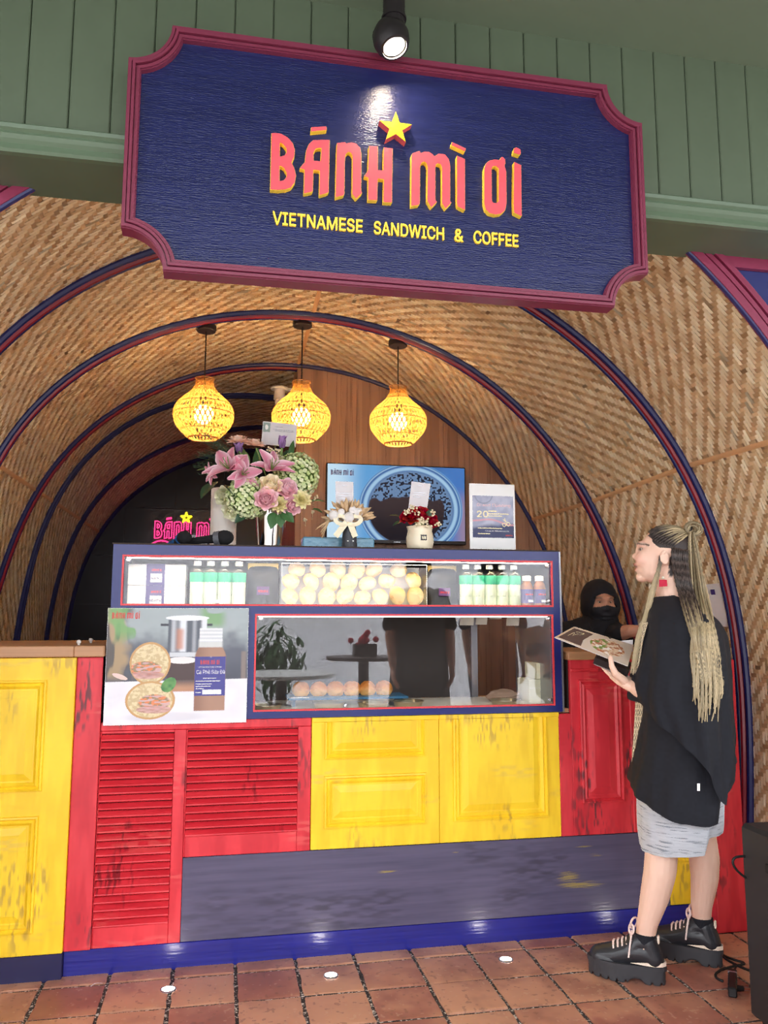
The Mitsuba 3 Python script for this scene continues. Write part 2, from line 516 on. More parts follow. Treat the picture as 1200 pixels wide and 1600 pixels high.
put(facade, 'top_moulding', extr(front.intersection(sbox(-3.6, 2.40, 4.4, 2.437)).difference(arch_hole.buffer(0.07)), SPY - 0.02, SPY - 0.001), 'mould_red')

# ------------------------------------------------------------------ timber wall behind the counter, and the black end wall
def timber(p, n, uv):
    pl = dr.floor(p.x / 0.062)
    r = cell_rand(pl + 100, 2, 1)
    g = fbm(p.x * 90, p.y * 90, p.z * 2.2 + r * 30, 3)
    h = fbm(p.x * 18, r * 40, p.z * 0.8, 3)
    c = mix(lin(136, 98, 78), lin(190, 150, 122), 0.45 * r + 0.55 * h)
    return mix(c, lin(110, 76, 60), smoothstep(0.55, 0.75, g) * 0.5)


mat('timber', proc(timber), 0.5)
mat('black_gloss', lin(17, 17, 24), 0.3)
mat('black_joint', lin(44, 44, 52), 0.6)
twall = struct('wall_back', 'brown timber boarded wall under the hoop behind the display case')
WY = 1.68
inner = Polygon(vault_p(th, WY, 0.02)[:, [0, 2]])
inner = inner.union(sbox(-1.3, -0.01, 2.0, 1.2).intersection(sbox(VX - 1.6, 0, VX + 1.7, 1.2)))
px = 0.3995
n_ = 0
while px < VX + 2.0:
    w_ = 0.186
    b_ = inner.intersection(sbox(px + 0.0008, 0.0, px + w_ - 0.0008, 3.0))
    if not b_.is_empty:
        put(twall, 'plank', extr(b_, WY, WY + 0.03), 'timber')
    px += w_
put(twall, 'edge_post', bx(0.3990, 0.4310, WY + 0.031, 4.08, 0, 2.60), 'timber')
endw = struct('wall_end', 'glossy black tiled wall at the end of the vault')
end_poly = Polygon(vault_p(th, 4.1, -0.02)[:, [0, 2]])
put(endw, 'panel', extr(end_poly, 4.1, 4.14), 'black_gloss')
for zz in np.arange(0.5, 2.7, 0.42):
    put(endw, 'joint', bx(-1.4, 0.6, 4.094, 4.1, zz, zz + 0.006), 'black_joint')
for k, xx in enumerate(np.arange(-1.3, 0.5, 0.42)):
    put(endw, 'joint', bx(xx, xx + 0.005, 4.095, 4.1, 0.2, 2.6), 'black_joint')
# ------------------------------------------------------------------ the shop sign
SY = -1.10


def tr(pts, ox, oy, s, Y):
    return Polygon([xz(ox + a / s, oy + b / s, Y) for a, b in pts]).buffer(0)


def chaikin(poly, n=1):
    """rounds the corners of a traced outline a little"""
    return poly.buffer(0.0012).buffer(-0.0024).buffer(0.0012)


_S, _LY = 5.4545, SY - 0.014
_A, _B = (410, 180), (620, 200)
LETTERS = []


def letter(o, outer, holes=()):
    P = tr(outer, *o, _S, _LY)
    for h in holes:
        P = P.difference(tr(h, *o, _S, _LY))
    LETTERS.append(chaikin(P))


letter(_A, [(76, 150), (110, 148), (160, 155), (215, 185), (260, 235), (278, 295), (274, 345), (250, 405), (272, 445), (288, 510), (278, 570), (245, 615), (200, 632), (130, 638), (66, 632)],
       [[(150, 232), (175, 245), (203, 280), (205, 315), (190, 338), (150, 352)], [(148, 428), (180, 445), (206, 490), (205, 522), (185, 550), (148, 560)]])
letter(_A, [(360, 400), (372, 300), (395, 245), (432, 210), (575, 207), (566, 655), (545, 665), (484, 682), (488, 470), (435, 465), (432, 640), (425, 652), (352, 668), (358, 462), (315, 452), (345, 415)],
       [[(438, 385), (437, 320), (455, 285), (480, 278), (503, 278), (495, 390)]])
letter(_A, [(415, 100), (546, 92), (550, 125), (410, 140)])
letter(_A, [(635, 235), (705, 226), (715, 238), (760, 228), (800, 240), (835, 275), (845, 330), (842, 640), (852, 660), (800, 712), (765, 670), (768, 345), (755, 320), (735, 312), (712, 330), (705, 380), (700, 670), (690, 683), (622, 700), (632, 300)])
letter(_A, [(908, 258), (985, 262), (985, 465), (1030, 468), (1033, 272), (1112, 280), (1106, 745), (1030, 740), (1035, 545), (985, 540), (980, 725), (900, 722), (902, 530), (865, 520), (890, 485), (900, 460)])
letter(_B, [(125, 225), (140, 210), (195, 192), (205, 212), (240, 198), (275, 202), (305, 220), (322, 238), (360, 215), (410, 222), (445, 262), (457, 320), (456, 620), (468, 635), (418, 688), (385, 640), (385, 340), (375, 310), (350, 300), (335, 310),
            (330, 350), (330, 610), (345, 628), (295, 678), (260, 620), (262, 330), (255, 300), (235, 285), (212, 295), (200, 330), (198, 640), (188, 655), (122, 665), (125, 300)])
letter(_B, [(512, 232), (582, 262), (584, 700), (520, 668), (512, 640)])
letter(_B, [(470, 116), (592, 172), (582, 200), (465, 145)])
letter(_B, [(745, 340), (760, 300), (790, 275), (830, 265), (880, 270), (885, 250), (903, 242), (925, 265), (928, 300), (920, 315), (935, 370), (938, 640), (925, 700), (890, 730), (840, 738), (790, 725), (758, 690), (745, 640)],
       [[(810, 345), (822, 325), (848, 325), (868, 345), (868, 620), (850, 637), (825, 635), (812, 618)]])
letter(_B, [(1000, 285), (1062, 315), (1067, 755), (1000, 720), (995, 640)])
letter(_B, [(1000, 170), (1020, 162), (1055, 180), (1060, 210), (1052, 230), (995, 212)])
_starc = np.array(xz(618.5, 199, SY - 0.02))
STAR = Polygon([_starc + (0.0485 if k % 2 == 0 else 0.0195) * np.array([math.sin(k * PI / 5), math.cos(k * PI / 5)]) for k in range(10)])
_all = unary_union(LETTERS)
_lx0, _lz0, _lx1, _lz1 = _all.bounds


def logo_shapes(width, star=True, n=None):
    """the shop's lettering, its lower left corner at the origin, scaled to the width"""
    s = width / (_lx1 - _lx0)
    sh = (LETTERS if n is None else LETTERS[:n]) + ([STAR] if star else [])
    return [affinity.affine_transform(p, [s, 0, 0, s, -_lx0 * s, -_lz0 * s]) for p in sh]


def flat(poly, o, X, Zu, depth=0.0012):
    """a cut-out of the shape, lying on the plane through o spanned by X and Zu, depth thick towards X x Zu"""
    out = []
    X, Zu = np.asarray(X, float), np.asarray(Zu, float)
    N = np.cross(X, Zu)
    for g in getattr(poly, 'geoms', [poly]):
        if g.is_empty or g.area < 1e-10:
            continue
        m = trimesh.creation.extrude_polygon(g, depth, engine='earcut')
        v = m.vertices.copy()
        m.vertices = np.asarray(o) + v[:, :1] * X + v[:, 1:2] * Zu + v[:, 2:] * N
        out.append(m)
    return cat_(out)


def logo(o, X, Zu, width, depth=0.0012, star=True):
    sh = [p.simplify(0.0006 * width) for p in logo_shapes(width, False)]
    return cat_([flat(p, o, X, Zu, depth) for p in sh])


mat('sign_blue', proc(lambda p, n, uv: mix(lin(21, 26, 70), lin(31, 37, 88), fbm(p.x * 6, p.y * 6, p.z * 60, 3))), 0.28, specular=0.5,
    bump=proc(lambda p, n, uv: (fbm(p.x * 40, 1, p.z * 420, 2) + 0.5 * noise(p.x * 220, 3, p.z * 260)) * 0.0007, 5e-4))
mat('sign_red', lin(122, 46, 70), 0.3, clearcoat=0.4)
mat('letter_pink', lin(228, 84, 96), 0.5)
mat('letter_yellow', lin(255, 214, 70), 0.5)
mat('star_yellow', lin(255, 222, 10), 0.45)
mat('star_red', lin(200, 84, 90), 0.5)
sign = thing('sign', 'large navy hanging shop board with scooped corners and pink lettering on the green fascia', 'sign')
sx0, sx1, sz0, sz1, nt = -0.286, 1.174, 2.122, 2.805, 0.1075
outline = sbox(sx0, sz0, sx1, sz1)
for cx in (sx0, sx1):
    for cz in (sz0, sz1):
        outline = outline.difference(Point(cx, cz).buffer(nt, 24))
put(sign, 'board', extr(outline.buffer(-0.004), SY + 0.004, SY + 0.038), 'sign_blue')
rim = lambda a, b: outline.buffer(-a, join_style=2).difference(outline.buffer(-b, join_style=2))
fr = cat_([extr(rim(0, 0.033), SY - 0.012, SY + 0.036), extr(rim(0.002, 0.010), SY - 0.020, SY - 0.011), extr(rim(0.013, 0.020), SY - 0.024, SY - 0.011), extr(rim(0.023, 0.031), SY - 0.018, SY - 0.011)])
put(sign, 'frame', fr, 'sign_red')
for g in LETTERS:
    k = put(sign, 'letter', extr(g, SY - 0.0125, SY + 0.004), 'letter_yellow')
    put(k, 'face', extr(g.buffer(-0.0008), SY - 0.014, SY - 0.0125), 'letter_pink')
k = put(sign, 'star', extr(STAR, SY - 0.0185, SY + 0.004), 'star_red', label='yellow star with red edges')
put(k, 'face', extr(STAR.buffer(-0.0004), SY - 0.020, SY - 0.0185), 'star_yellow')
for word, x0, x1 in (('VIETNAMESE', 425, 566), ('SANDWICH', 583, 693), ('&', 709, 723), ('COFFEE', 739, 809)):
    a, b = at(x0, 349 + (x0 - 425) * 37 / 383, SY), at(x1, 349 + (x1 - 425) * 37 / 383, SY)
    m = text_on(word, 0.035, 0.006, (a[0], SY + 0.004, 2.2825), (1, 0, 0), (0, 0, 1), width=b[0] - a[0], bold=True)
    put(sign, 'caption', m, 'letter_yellow')

# ------------------------------------------------------------------ spotlight above the sign
mat('black_metal', lin(38, 34, 36), 0.35, metallic=0.2)
spot = thing('spotlight', 'black ceiling spotlight with a lit lens above the navy sign', 'spotlight')
sp = at(611, 60, -1.19)
body = cat_([tube([(sp[0] + 0.008, sp[1], 2.995), (sp[0] + 0.008, sp[1], sp[2] + 0.03)], 0.030, 24), tube([(sp[0] + 0.008, sp[1], sp[2] + 0.055), (sp[0] + 0.008, sp[1], sp[2] + 0.062)], 0.034, 24)])
put(spot, 'stem', body, 'black_metal', smooth=30)
ax = np.array([0.24, -0.22, -0.94]); ax /= np.linalg.norm(ax)
hx = np.cross([0, 1, 0], ax); hx /= np.linalg.norm(hx); hy = np.cross(ax, hx)
head = lathe([(0.001, -0.052), (0.03, -0.045), (0.047, -0.02), (0.050, 0.0), (0.047, 0.018), (0.040, 0.034), (0.034, 0.036), (0.033, 0.028), (0.001, 0.028)], 32)
put(spot, 'head', frame_to(head, sp, hx, hy, ax), 'black_metal', smooth=35)
lens = frame_to(lathe([(0.0005, 0.0315), (0.030, 0.030)], 24), sp, hx, hy, ax)
lens.invert()
d_ = emit(lens, (9.0, 7.4, 5.2)); put(spot, 'lens', d_, None)
scene['spot_beam'] = {'type': 'spot', 'to_world': T().look_at(origin=(sp + ax * 0.05).tolist(), target=(sp + np.array([0.0, 0.28, -0.9])).tolist(), up=[1, 0, 0]), 'intensity': {'type': 'rgb', 'value': [0.010, 0.008, 0.0055]}, 'cutoff_angle': 42.0, 'beam_width': 20.0}
# ------------------------------------------------------------------ painted joinery of the counters
def worn(base, base2, dark, light, sx, sz, amt, seed):
    def f(p, n, uv):
        g = fbm(p.x * sx, seed, p.z * sz, 3)
        c = mix(base, base2, smoothstep(0.3, 0.7, g))
        blot = fbm(p.x * 9 + seed, seed, p.z * 3.2, 2)
        scr = noise(p.x * 150, seed, p.z * 26) * 0.6 + noise(p.x * 60, seed + 3, p.z * 9) * 0.4
        c = mix(c, dark, smoothstep(0.62 - amt, 0.78 - amt, blot) * smoothstep(0.5, 0.72, scr) * 0.85)
        b2 = fbm(p.x * 5 + 7, seed + 2, p.z * 11, 2)
        return mix(c, light, smoothstep(0.64, 0.8, b2) * smoothstep(0.35, 0.7, noise(p.x * 30, seed + 5, p.z * 90)) * 0.5)
    return proc(f)


grain_v = proc(lambda p, n, uv: fbm(p.x * 160, 2, p.z * 14, 2) * 0.0007, 6e-4)
grain_h = proc(lambda p, n, uv: fbm(p.x * 10, 2, p.z * 150, 2) * 0.0007, 6e-4)
mat('red_paint', worn(lin(222, 56, 66), lin(204, 42, 54), lin(120, 44, 50), lin(228, 100, 96), 30, 5, 0.0, 1.0), 0.45, bump=grain_v)
mat('red_worn', worn(lin(218, 58, 68), lin(202, 44, 56), lin(74, 46, 52), lin(232, 124, 112), 30, 5, 0.07, 3.0), 0.45, bump=grain_v)
mat('red_slat', worn(lin(222, 54, 64), lin(208, 42, 54), lin(120, 34, 40), lin(232, 96, 92), 6, 30, -0.04, 4.0), 0.4, bump=grain_h)
mat('yellow_paint', worn(lin(250, 212, 46), lin(240, 198, 36), lin(196, 160, 60), lin(226, 190, 84), 26, 4, 0.03, 8.0), 0.42, bump=grain_v)
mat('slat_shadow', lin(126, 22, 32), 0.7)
mat('yellow_groove', lin(196, 150, 30), 0.6)


def greyboard(p, n, uv):
    g = fbm(p.x * 4, 1, p.z * 60, 3)
    c = mix(lin(74, 72, 96), lin(96, 90, 116), g)
    c = mix(c, lin(58, 56, 72), smoothstep(0.5, 0.85, fbm(p.x * 4, 8, p.z * 6, 3)) * smoothstep(0.3, 0.8, fbm(p.x * 18, 1, p.z * 70, 2)) * 0.8)
    d = lambda cx, cz, rx, rz: dr.exp(-(dr.square((p.x - cx) / rx) + dr.square((p.z - cz) / rz)))
    m = d(1.42, 0.19, 0.10, 0.016) + d(1.36, 0.225, 0.05, 0.022) + 0.8 * d(1.48, 0.30, 0.04, 0.008) + 0.9 * d(0.63, 0.285, 0.05, 0.006) + 0.8 * d(0.9, 0.34, 0.02, 0.004) + 0.7 * d(1.43, 0.335, 0.05, 0.006)
    s = m * (0.15 + 1.3 * fbm(p.x * 22, 3, p.z * 260, 2))
    return mix(c, lin(150, 132, 82), smoothstep(0.25, 0.95, s))


mat('grey_board', proc(greyboard), 0.33, bump=grain_h)
mat('plinth_blue', proc(lambda p, n, uv: mix(lin(26, 30, 118), lin(38, 42, 138), fbm(p.x * 3, 1, p.z * 90, 3))), 0.24, clearcoat=0.5, clearcoat_gloss=0.9, bump=grain_h)
mat('plinth_dark', lin(34, 34, 74), 0.4)


def oak(p, n, uv):
    g = fbm(p.x * 3, p.y * 60, p.z * 90, 3)
    return mix(lin(196, 148, 108), lin(168, 122, 86), g)


mat('ledge_wood', proc(oak), 0.42)
mat('dark_carcass', lin(52, 38, 34), 0.7)


def loft_rect(x0, x1, z0, z1, y, steps, top=True, cap=True):
    """nested rectangles: steps of (inset, height proud of y); top False leaves the upper edge running on"""
    V, F = [], []
    for i, h in steps:
        V += [(x0 + i, y - h, z0 + i), (x1 - i, y - h, z0 + i), (x1 - i, y - h, z1 - (i if top else 0)), (x0 + i, y - h, z1 - (i if top else 0))]
    for k in range(len(steps) - 1):
        for q in range(4):
            if q == 2 and not top:
                continue
            a, b = 4 * k + q, 4 * k + (q + 1) % 4
            F += [[a, b, b + 4], [a, b + 4, a + 4]]
    if cap:
        e = 4 * (len(steps) - 1)
        F += [[e, e + 1, e + 2], [e, e + 2, e + 3]]
    return trimesh.Trimesh(V, F, process=False)


MOULD = [(0, 0.0), (0.0, -0.005), (0.0025, -0.005), (0.004, 0.010), (0.010, 0.012), (0.016, 0.003), (0.024, 0.009), (0.033, 0.0015), (0.0345, -0.006), (0.0375, -0.006), (0.040, 0.001), (0.064, 0.008)]


def slab(x0, x1, z0, z1, y=0.0, t=0.022, c=0.0015):
    return bx(x0, x1, y, y + t, z0, z1, c)


CT = 0.862   # height of the low counter
main = thing('service_counter', 'colourful shop counter clad in red shutters, yellow doors and a dark grey board', 'counter')
put(main, 'carcass', bx(-0.43, 1.39, 0.03, 0.62, 0.0, CT - 0.004), 'dark_carcass')
put(main, 'carcass', bx(1.392, 2.02, 0.03, 0.5, 0.0, 1.08), 'dark_carcass')
put(main, 'plinth', bx(-0.524, 1.99, 0.004, 0.03, -0.01, 0.084, 0.002), 'plinth_blue')
put(main, 'grey_board', slab(-0.128, 1.80, 0.0865, 0.3755, 0.0), 'grey_board')
put(main, 'top_rail', slab(-0.433, 0.334, 0.832, CT, 0.0), 'red_paint')
# shutters: a frame and slanted slats
def shutter(fx0, fx1, fz0, fz1, lx0, lx1, lz0, lz1, n, label, rails):
    holes = sbox(fx0, fz0, fx1, fz1).difference(sbox(lx0, lz0, lx1, lz1))
    f = cat_([bx(fx0, lx0 - 0.0004, 0, 0.022, fz0, fz1, 0.0015), bx(lx1 + 0.0004, fx1, 0, 0.022, fz0, fz1, 0.0015)] + [bx(lx0, lx1, 0, 0.022, a, b, 0.0015) for a, b in rails])
    k = put(main, 'shutter', f, 'red_paint', label=label)
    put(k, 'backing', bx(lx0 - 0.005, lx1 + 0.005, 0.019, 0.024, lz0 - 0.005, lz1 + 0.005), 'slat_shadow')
    pitch = (lz1 - lz0) / n
    for q in range(n):
        z = lz0 + q * pitch
        sl = hull([(x, y, zz) for x in (lx0 + 0.0006, lx1 - 0.0006) for y, zz in ((-0.010, z + 0.002), (-0.0115, z + 0.005), (-0.0105, z + 0.0075), (0.010, z + pitch * 0.80), (0.014, z + pitch * 0.76), (-0.004, z + 0.0005))])
        put(k, 'slat', sl, 'red_slat')


shutter(-0.433, -0.129, 0.0855, 0.831, -0.430 + 0.001, -0.172, 0.155, 0.822, 25, 'tall narrow red louvred shutter', [(0.0855, 0.155), (0.822, 0.831)])
shutter(-0.128, 0.334, 0.377, 0.831, -0.123, 0.284, 0.449, 0.827, 14, 'wide red louvred shutter', [(0.377, 0.449), (0.827, 0.831)])
# yellow drawer front and door
k = put(main, 'drawer_front', slab(0.3365, 0.8365, 0.378, CT), 'yellow_paint', label='yellow front with two raised panels')
put(k, 'raised_panel', loft_rect(0.383, 0.786, 0.703, 0.845, 0.0, MOULD, top=False), 'yellow_paint')
put(k, 'raised_panel', loft_rect(0.383, 0.786, 0.450, 0.648, 0.0, MOULD), 'yellow_paint')
put(k, 'top_strip', slab(0.3365, 0.8365, 0.845, CT, -0.006, 0.01), 'yellow_paint')
k = put(main, 'door', slab(0.8380, 1.3385, 0.378, CT), 'yellow_paint', label='yellow door with one large raised panel')
put(k, 'raised_panel', loft_rect(0.889, 1.289, 0.453, 0.845, 0.0, MOULD, top=False), 'yellow_paint')
put(k, 'top_strip', slab(0.8380, 1.3385, 0.845, CT, -0.006, 0.01), 'yellow_paint')
# red end panel, higher than the rest
put(main, 'end_panel', cat_([slab(1.340, 1.3935, 0.378, 0.855), slab(1.394, 1.72, 0.378, 1.07)]), 'red_worn', label='tall red end panel with worn streaks')
k = main + '__end_panel'
put(k, 'raised_panel', loft_rect(1.425, 1.618, 0.498, 0.992, 0.0, MOULD), 'red_worn')
put(k, 'rail', bx(1.395, 1.70, -0.006, 0.004, 1.022, 1.036, 0.003), 'red_paint')
put(k, 'stile', bx(1.650, 1.70, -0.008, 0.004, 0.38, 1.07, 0.003), 'red_paint')
put(main, 'end_panel', slab(1.722, 1.985, 0.36, 1.07), 'red_paint')
k = put(main, 'low_door', slab(1.802, 1.99, 0.088, 0.356), 'yellow_paint', label='small yellow door at floor level')
put(k, 'panel', bx(1.802, 1.99, -0.008, 0.004, 0.275, 0.30, 0.003), 'yellow_paint')
put(k, 'panel', bx(1.802, 1.99, -0.006, 0.004, 0.252, 0.262, 0.002), 'yellow_paint')
put(main, 'post', bx(1.955, 2.088, -0.085, 0.03, 0.0, 1.07, 0.003), 'red_paint', label='red corner post by the right hoop')
put(main, 'bar_top', bx(1.383, 2.04, -0.012, 0.42, 1.07, 1.104, 0.003), 'ledge_wood', label='pale wooden bar top')
put(main, 'worktop', bx(1.10, 1.392, 0.02, 0.6, CT - 0.004, CT + 0.012), 'ledge_wood')

side = thing('side_counter', 'tall side counter with a yellow panelled door, red end post and wooden bar top', 'counter')
LY = -0.024
put(side, 'carcass', cat_([bx(-1.33, -0.5245, 0.0, 0.66, 0.0, 1.098), bx(-0.5245, -0.434, 0.0, 0.66, 0.0875, 1.098)]), 'dark_carcass')
put(side, 'plinth', bx(-1.33, -0.5245, LY + 0.006, 0.01, -0.01, 0.085, 0.002), 'plinth_dark')
sp_ = lambda px_, py_: at(px_, py_, LY)
dk = put(side, 'door', bx(-1.33, -0.5245, LY, 0.0, 0.087, 1.098, 0.002), 'yellow_paint', label='yellow door with two raised panels')
put(dk, 'raised_panel', loft_rect(-1.22, -0.617, 0.632, 1.022, LY, MOULD), 'yellow_paint')
put(dk, 'raised_panel', loft_rect(-1.22, -0.621, 0.158, 0.553, LY, MOULD), 'yellow_paint')
put(side, 'post', bx(-0.523, -0.4335, -0.012, 0.0, 0.087, 1.098, 0.002), 'red_worn', label='scuffed red end post')
put(side, 'bar_top', bx(-1.33, -0.533, LY - 0.012, 0.66, 1.1, 1.14, 0.003), 'ledge_wood', label='brown wooden bar top')
put(side, 'bar_top', bx(-0.5322, -0.428, LY - 0.012, 0.66, 1.1, 1.14, 0.003), 'ledge_wood')
# floor lights set in the tiles
for k_, (fx, fy) in enumerate(((-0.155, -0.17), (0.396, -0.168), (1.041, -0.16), (1.60, -0.165))):
    fl = thing('floor_light', ['round lit floor light in the tiles below the tall red shutter', 'round lit floor light in the tiles below the grey board, between two others', 'round lit floor light in the tiles below the yellow door', 'round floor light in the tiles behind the black sneakers'][k_], 'light')
    put(fl, 'rim', lathe([(0.026, 0.0), (0.026, 0.003), (0.022, 0.0045), (0.021, 0.002)], 20, (fx, fy, 0.0005)), 'alu')
    g = lathe([(0.021, 0.0), (0.018, 0.003), (0.0005, 0.0045)], 20, (fx, fy, 0.002))
    put(fl, 'lens', emit(g, (2.6, 2.4, 2.1)), None)
# ------------------------------------------------------------------ glazed display case on the low counter
ORD = ['first', 'second', 'third', 'fourth', 'fifth', 'sixth', 'seventh', 'eighth']
mat('case_blue', lin(28, 36, 106), 0.25, clearcoat=0.4)
mat('trim_red', lin(214, 62, 70), 0.4)
mat('alu', lin(168, 170, 176), 0.3, metallic=0.8)
mat('chrome', lin(225, 225, 228), 0.12, metallic=1.0)
mat('case_inner', lin(46, 38, 34), 0.6)
mat('case_white', lin(226, 222, 210), 0.5)
scene['m_pane'] = {'type': 'thindielectric', 'int_ior': 1.72}
scene['m_acrylic'] = {'type': 'thindielectric', 'int_ior': 1.3}
CX0, CX1, CZ0, CZ1, CD = -0.417, 1.357, CT + 0.001, 1.515, 0.5
MZ0, MZ1 = 1.252, 1.290     # the rail between the two windows
case = thing('display_case', 'long glazed display case with navy frame and red edging, lit inside, on the counter', 'display case')
UW = (-0.379, 1.325, 1.290, 1.472)
LW = (0.117, 1.322, 0.893, 1.252)
front_ = sbox(CX0, CZ0, CX1, CZ1).difference(sbox(UW[0], UW[2], UW[1], UW[3])).difference(sbox(LW[0], LW[2], LW[1], LW[3]))
put(case, 'frame', extr(front_, 0.0, 0.018), 'case_blue')
put(case, 'side', bx(CX0, CX0 + 0.012, 0.0185, CD, CZ0, CZ1), 'case_blue')
put(case, 'side', bx(CX1 - 0.012, CX1 + 0.001, 0.0185, CD, CZ0, CZ1), 'alu', label='bare metal end of the case')
put(case, 'edge', bx(CX1 + 0.0005, CX1 + 0.008, -0.002, 0.016, CZ0, CZ1), 'alu')
put(case, 'top', bx(CX0, CX1, 0.0185, CD, CZ1 - 0.018, CZ1 - 0.0005), 'case_blue')
put(case, 'top_edge', bx(CX0 - 0.004, CX1 + 0.004, -0.004, CD, CZ1, CZ1 + 0.005), 'dark_carcass')
put(case, 'bottom', bx(CX0 + 0.012, CX1 - 0.012, 0.0185, CD, CZ0, CZ0 + 0.016), 'case_white')
put(case, 'shelf', bx(CX0 + 0.012, CX1 - 0.012, 0.0185, CD - 0.02, MZ0 + 0.014, MZ0 + 0.028), 'case_white')
put(case, 'back', bx(CX0 + 0.012, CX1 - 0.012, CD - 0.012, CD, MZ0 + 0.03, CZ1 - 0.02), 'case_inner')
put(case, 'back', bx(CX0 + 0.012, 1.12, CD - 0.012, CD, CZ0 + 0.018, MZ0 + 0.012), 'case_inner')
put(case, 'back_post', bx(1.12, 1.15, CD - 0.03, CD, CZ0 + 0.018, MZ0 + 0.012), 'alu')
for w in (UW, LW):
    ring = sbox(w[0] - 0.004, w[2] - 0.004, w[1] + 0.004, w[3] + 0.004).difference(sbox(w[0] + 0.003, w[2] + 0.003, w[1] - 0.003, w[3] - 0.003))
    put(case, 'edging', extr(ring, -0.003, 0.004), 'trim_red')
    g = trimesh.Trimesh([(w[0], 0.010, w[2]), (w[1], 0.010, w[2]), (w[1], 0.010, w[3]), (w[0], 0.010, w[3])], [[0, 1, 2], [0, 2, 3]], process=False)
    put(case, 'glass', g, 'pane')
    # led ribbon under the upper edge, behind the edging
    z = w[3] - 0.004
    rb = trimesh.Trimesh([(w[0] + 0.01, 0.020, z), (w[1] - 0.01, 0.020, z), (w[1] - 0.01, 0.034, z - 0.004), (w[0] + 0.01, 0.034, z - 0.004)], [[0, 2, 1], [0, 3, 2]], process=False)
    up_ = w is UW
    put(case, 'light_strip', emit(rb, (1.35, 1.12, 0.74) if up_ else (0.34, 0.28, 0.2)), None)
    for bxp, bzp in ((w[0] + 0.018, w[3] - 0.014), (w[1] - 0.016, w[3] - 0.016), (w[1] - 0.016, w[2] + 0.018), (w[0] + 0.35, w[2] + 0.012)):
        put(case, 'bolt', rot(lathe([(0.0005, 0.006), (0.007, 0.005), (0.009, 0.0), (0.009, -0.004)], 14), 90, [1, 0, 0]).apply_translation((bxp, 0.003, bzp)), 'chrome', smooth=40)

SH = MZ0 + 0.0285            # top of the shelf
# white cartons with a purple sleeve
mat('carton', lin(236, 234, 230), 0.6)
mat('purple_sleeve', lin(70, 56, 120), 0.5)
mat('print_white', lin(240, 238, 232), 0.6)
mat('print_red', lin(206, 60, 70), 0.5)
for q, z in enumerate((SH, SH + 0.0845)):
    c = thing('carton', ['white carton with a purple paper sleeve, lower of the two stacked in the display case', 'white carton with a purple paper sleeve, on top of the other in the display case'][q], 'box', 'sleeved cartons in the display case')
    y = 0.10
    x0, x1 = at(199, 915, y)[0], at(290, 915, y)[0]
    put(c, 'body', bx(x0, x1, y, y + 0.16, z, z + 0.083, 0.002), 'carton')
    a, b = at(228, 915, y)[0], at(257, 915, y)[0]
    put(c, 'sleeve', bx(a, b, y - 0.0012, y + 0.161, z - 0.0, z + 0.0838), 'purple_sleeve')
    put(c, 'label', bx(a + 0.016, b - 0.010, y - 0.0022, y - 0.0013, z + 0.012, z + 0.045), 'print_white')
    lw = b - a - 0.03
    put(c, 'lettering', logo((a + 0.018, y - 0.0023, z + 0.022), (1, 0, 0), (0, 0, 1), lw, 0.0006), 'purple_sleeve')
    put(c, 'emblem', logo((a + 0.02, y - 0.0018, z + 0.055), (1, 0, 0), (0, 0, 1), lw * 0.95, 0.0006), 'print_red')

# clear drink bottles
scene['m_clear_plastic'] = {'type': 'thindielectric', 'int_ior': 1.45}
mat('drink', lin(226, 234, 160), 0.15, spec_trans=0.0)
mat('green_label', lin(60, 176, 138), 0.4)
mat('white_cap', lin(240, 240, 236), 0.4)
mat('water_tint', lin(222, 230, 206), 0.2)
bot_prof = [(0.0005, 0.0), (0.025, 0.0), (0.028, 0.004), (0.028, 0.045), (0.0265, 0.05), (0.028, 0.055), (0.028, 0.132), (0.026, 0.142), (0.018, 0.155), (0.0125, 0.160), (0.0125, 0.168)]
BOT = lathe(bot_prof, 20)
LIQ = lathe([(0.0005, 0.002), (0.0255, 0.003), (0.0265, 0.006), (0.0265, 0.128), (0.0005, 0.129)], 18)
LAB = lathe([(0.0284, 0.098), (0.0288, 0.099), (0.0288, 0.134), (0.0284, 0.135)], 20)
CAP = lathe([(0.0005, 0.181), (0.0140, 0.180), (0.0150, 0.177), (0.0150, 0.163), (0.0140, 0.162)], 18)
liquid = PLY(LIQ, 'water_tint', smooth=40)
shell = PLY(BOT, 'clear_plastic', smooth=40)
lab_ = PLY(LAB, 'green_label', smooth=40)
cap_ = PLY(CAP, 'white_cap', smooth=40)
_wb = [308, 329, 351, 373]
_wb2 = [728, 746.5, 765, 784, 803]
for grp, (xs, side_) in enumerate(((_wb, 'left'), (_wb2, 'right'))):
    for q, pxx in enumerate(xs):
        b = thing('water_bottle', f'green labelled clear bottle, {ORD[q]} from the left in the row beside the {"purple sleeved cartons" if grp == 0 else "brown bottles"}', 'bottle',
                  'green labelled bottles beside the cartons' if grp == 0 else 'green labelled bottles beside the brown bottles')
        p = at(pxx, 910, 0.075)
        tw = T().translate([float(p[0]), 0.075, SH])
        for nm, d in (('shell', shell), ('drink', liquid), ('label', lab_), ('cap', cap_)):
            put(b, nm, {**d, 'to_world': tw}, None)
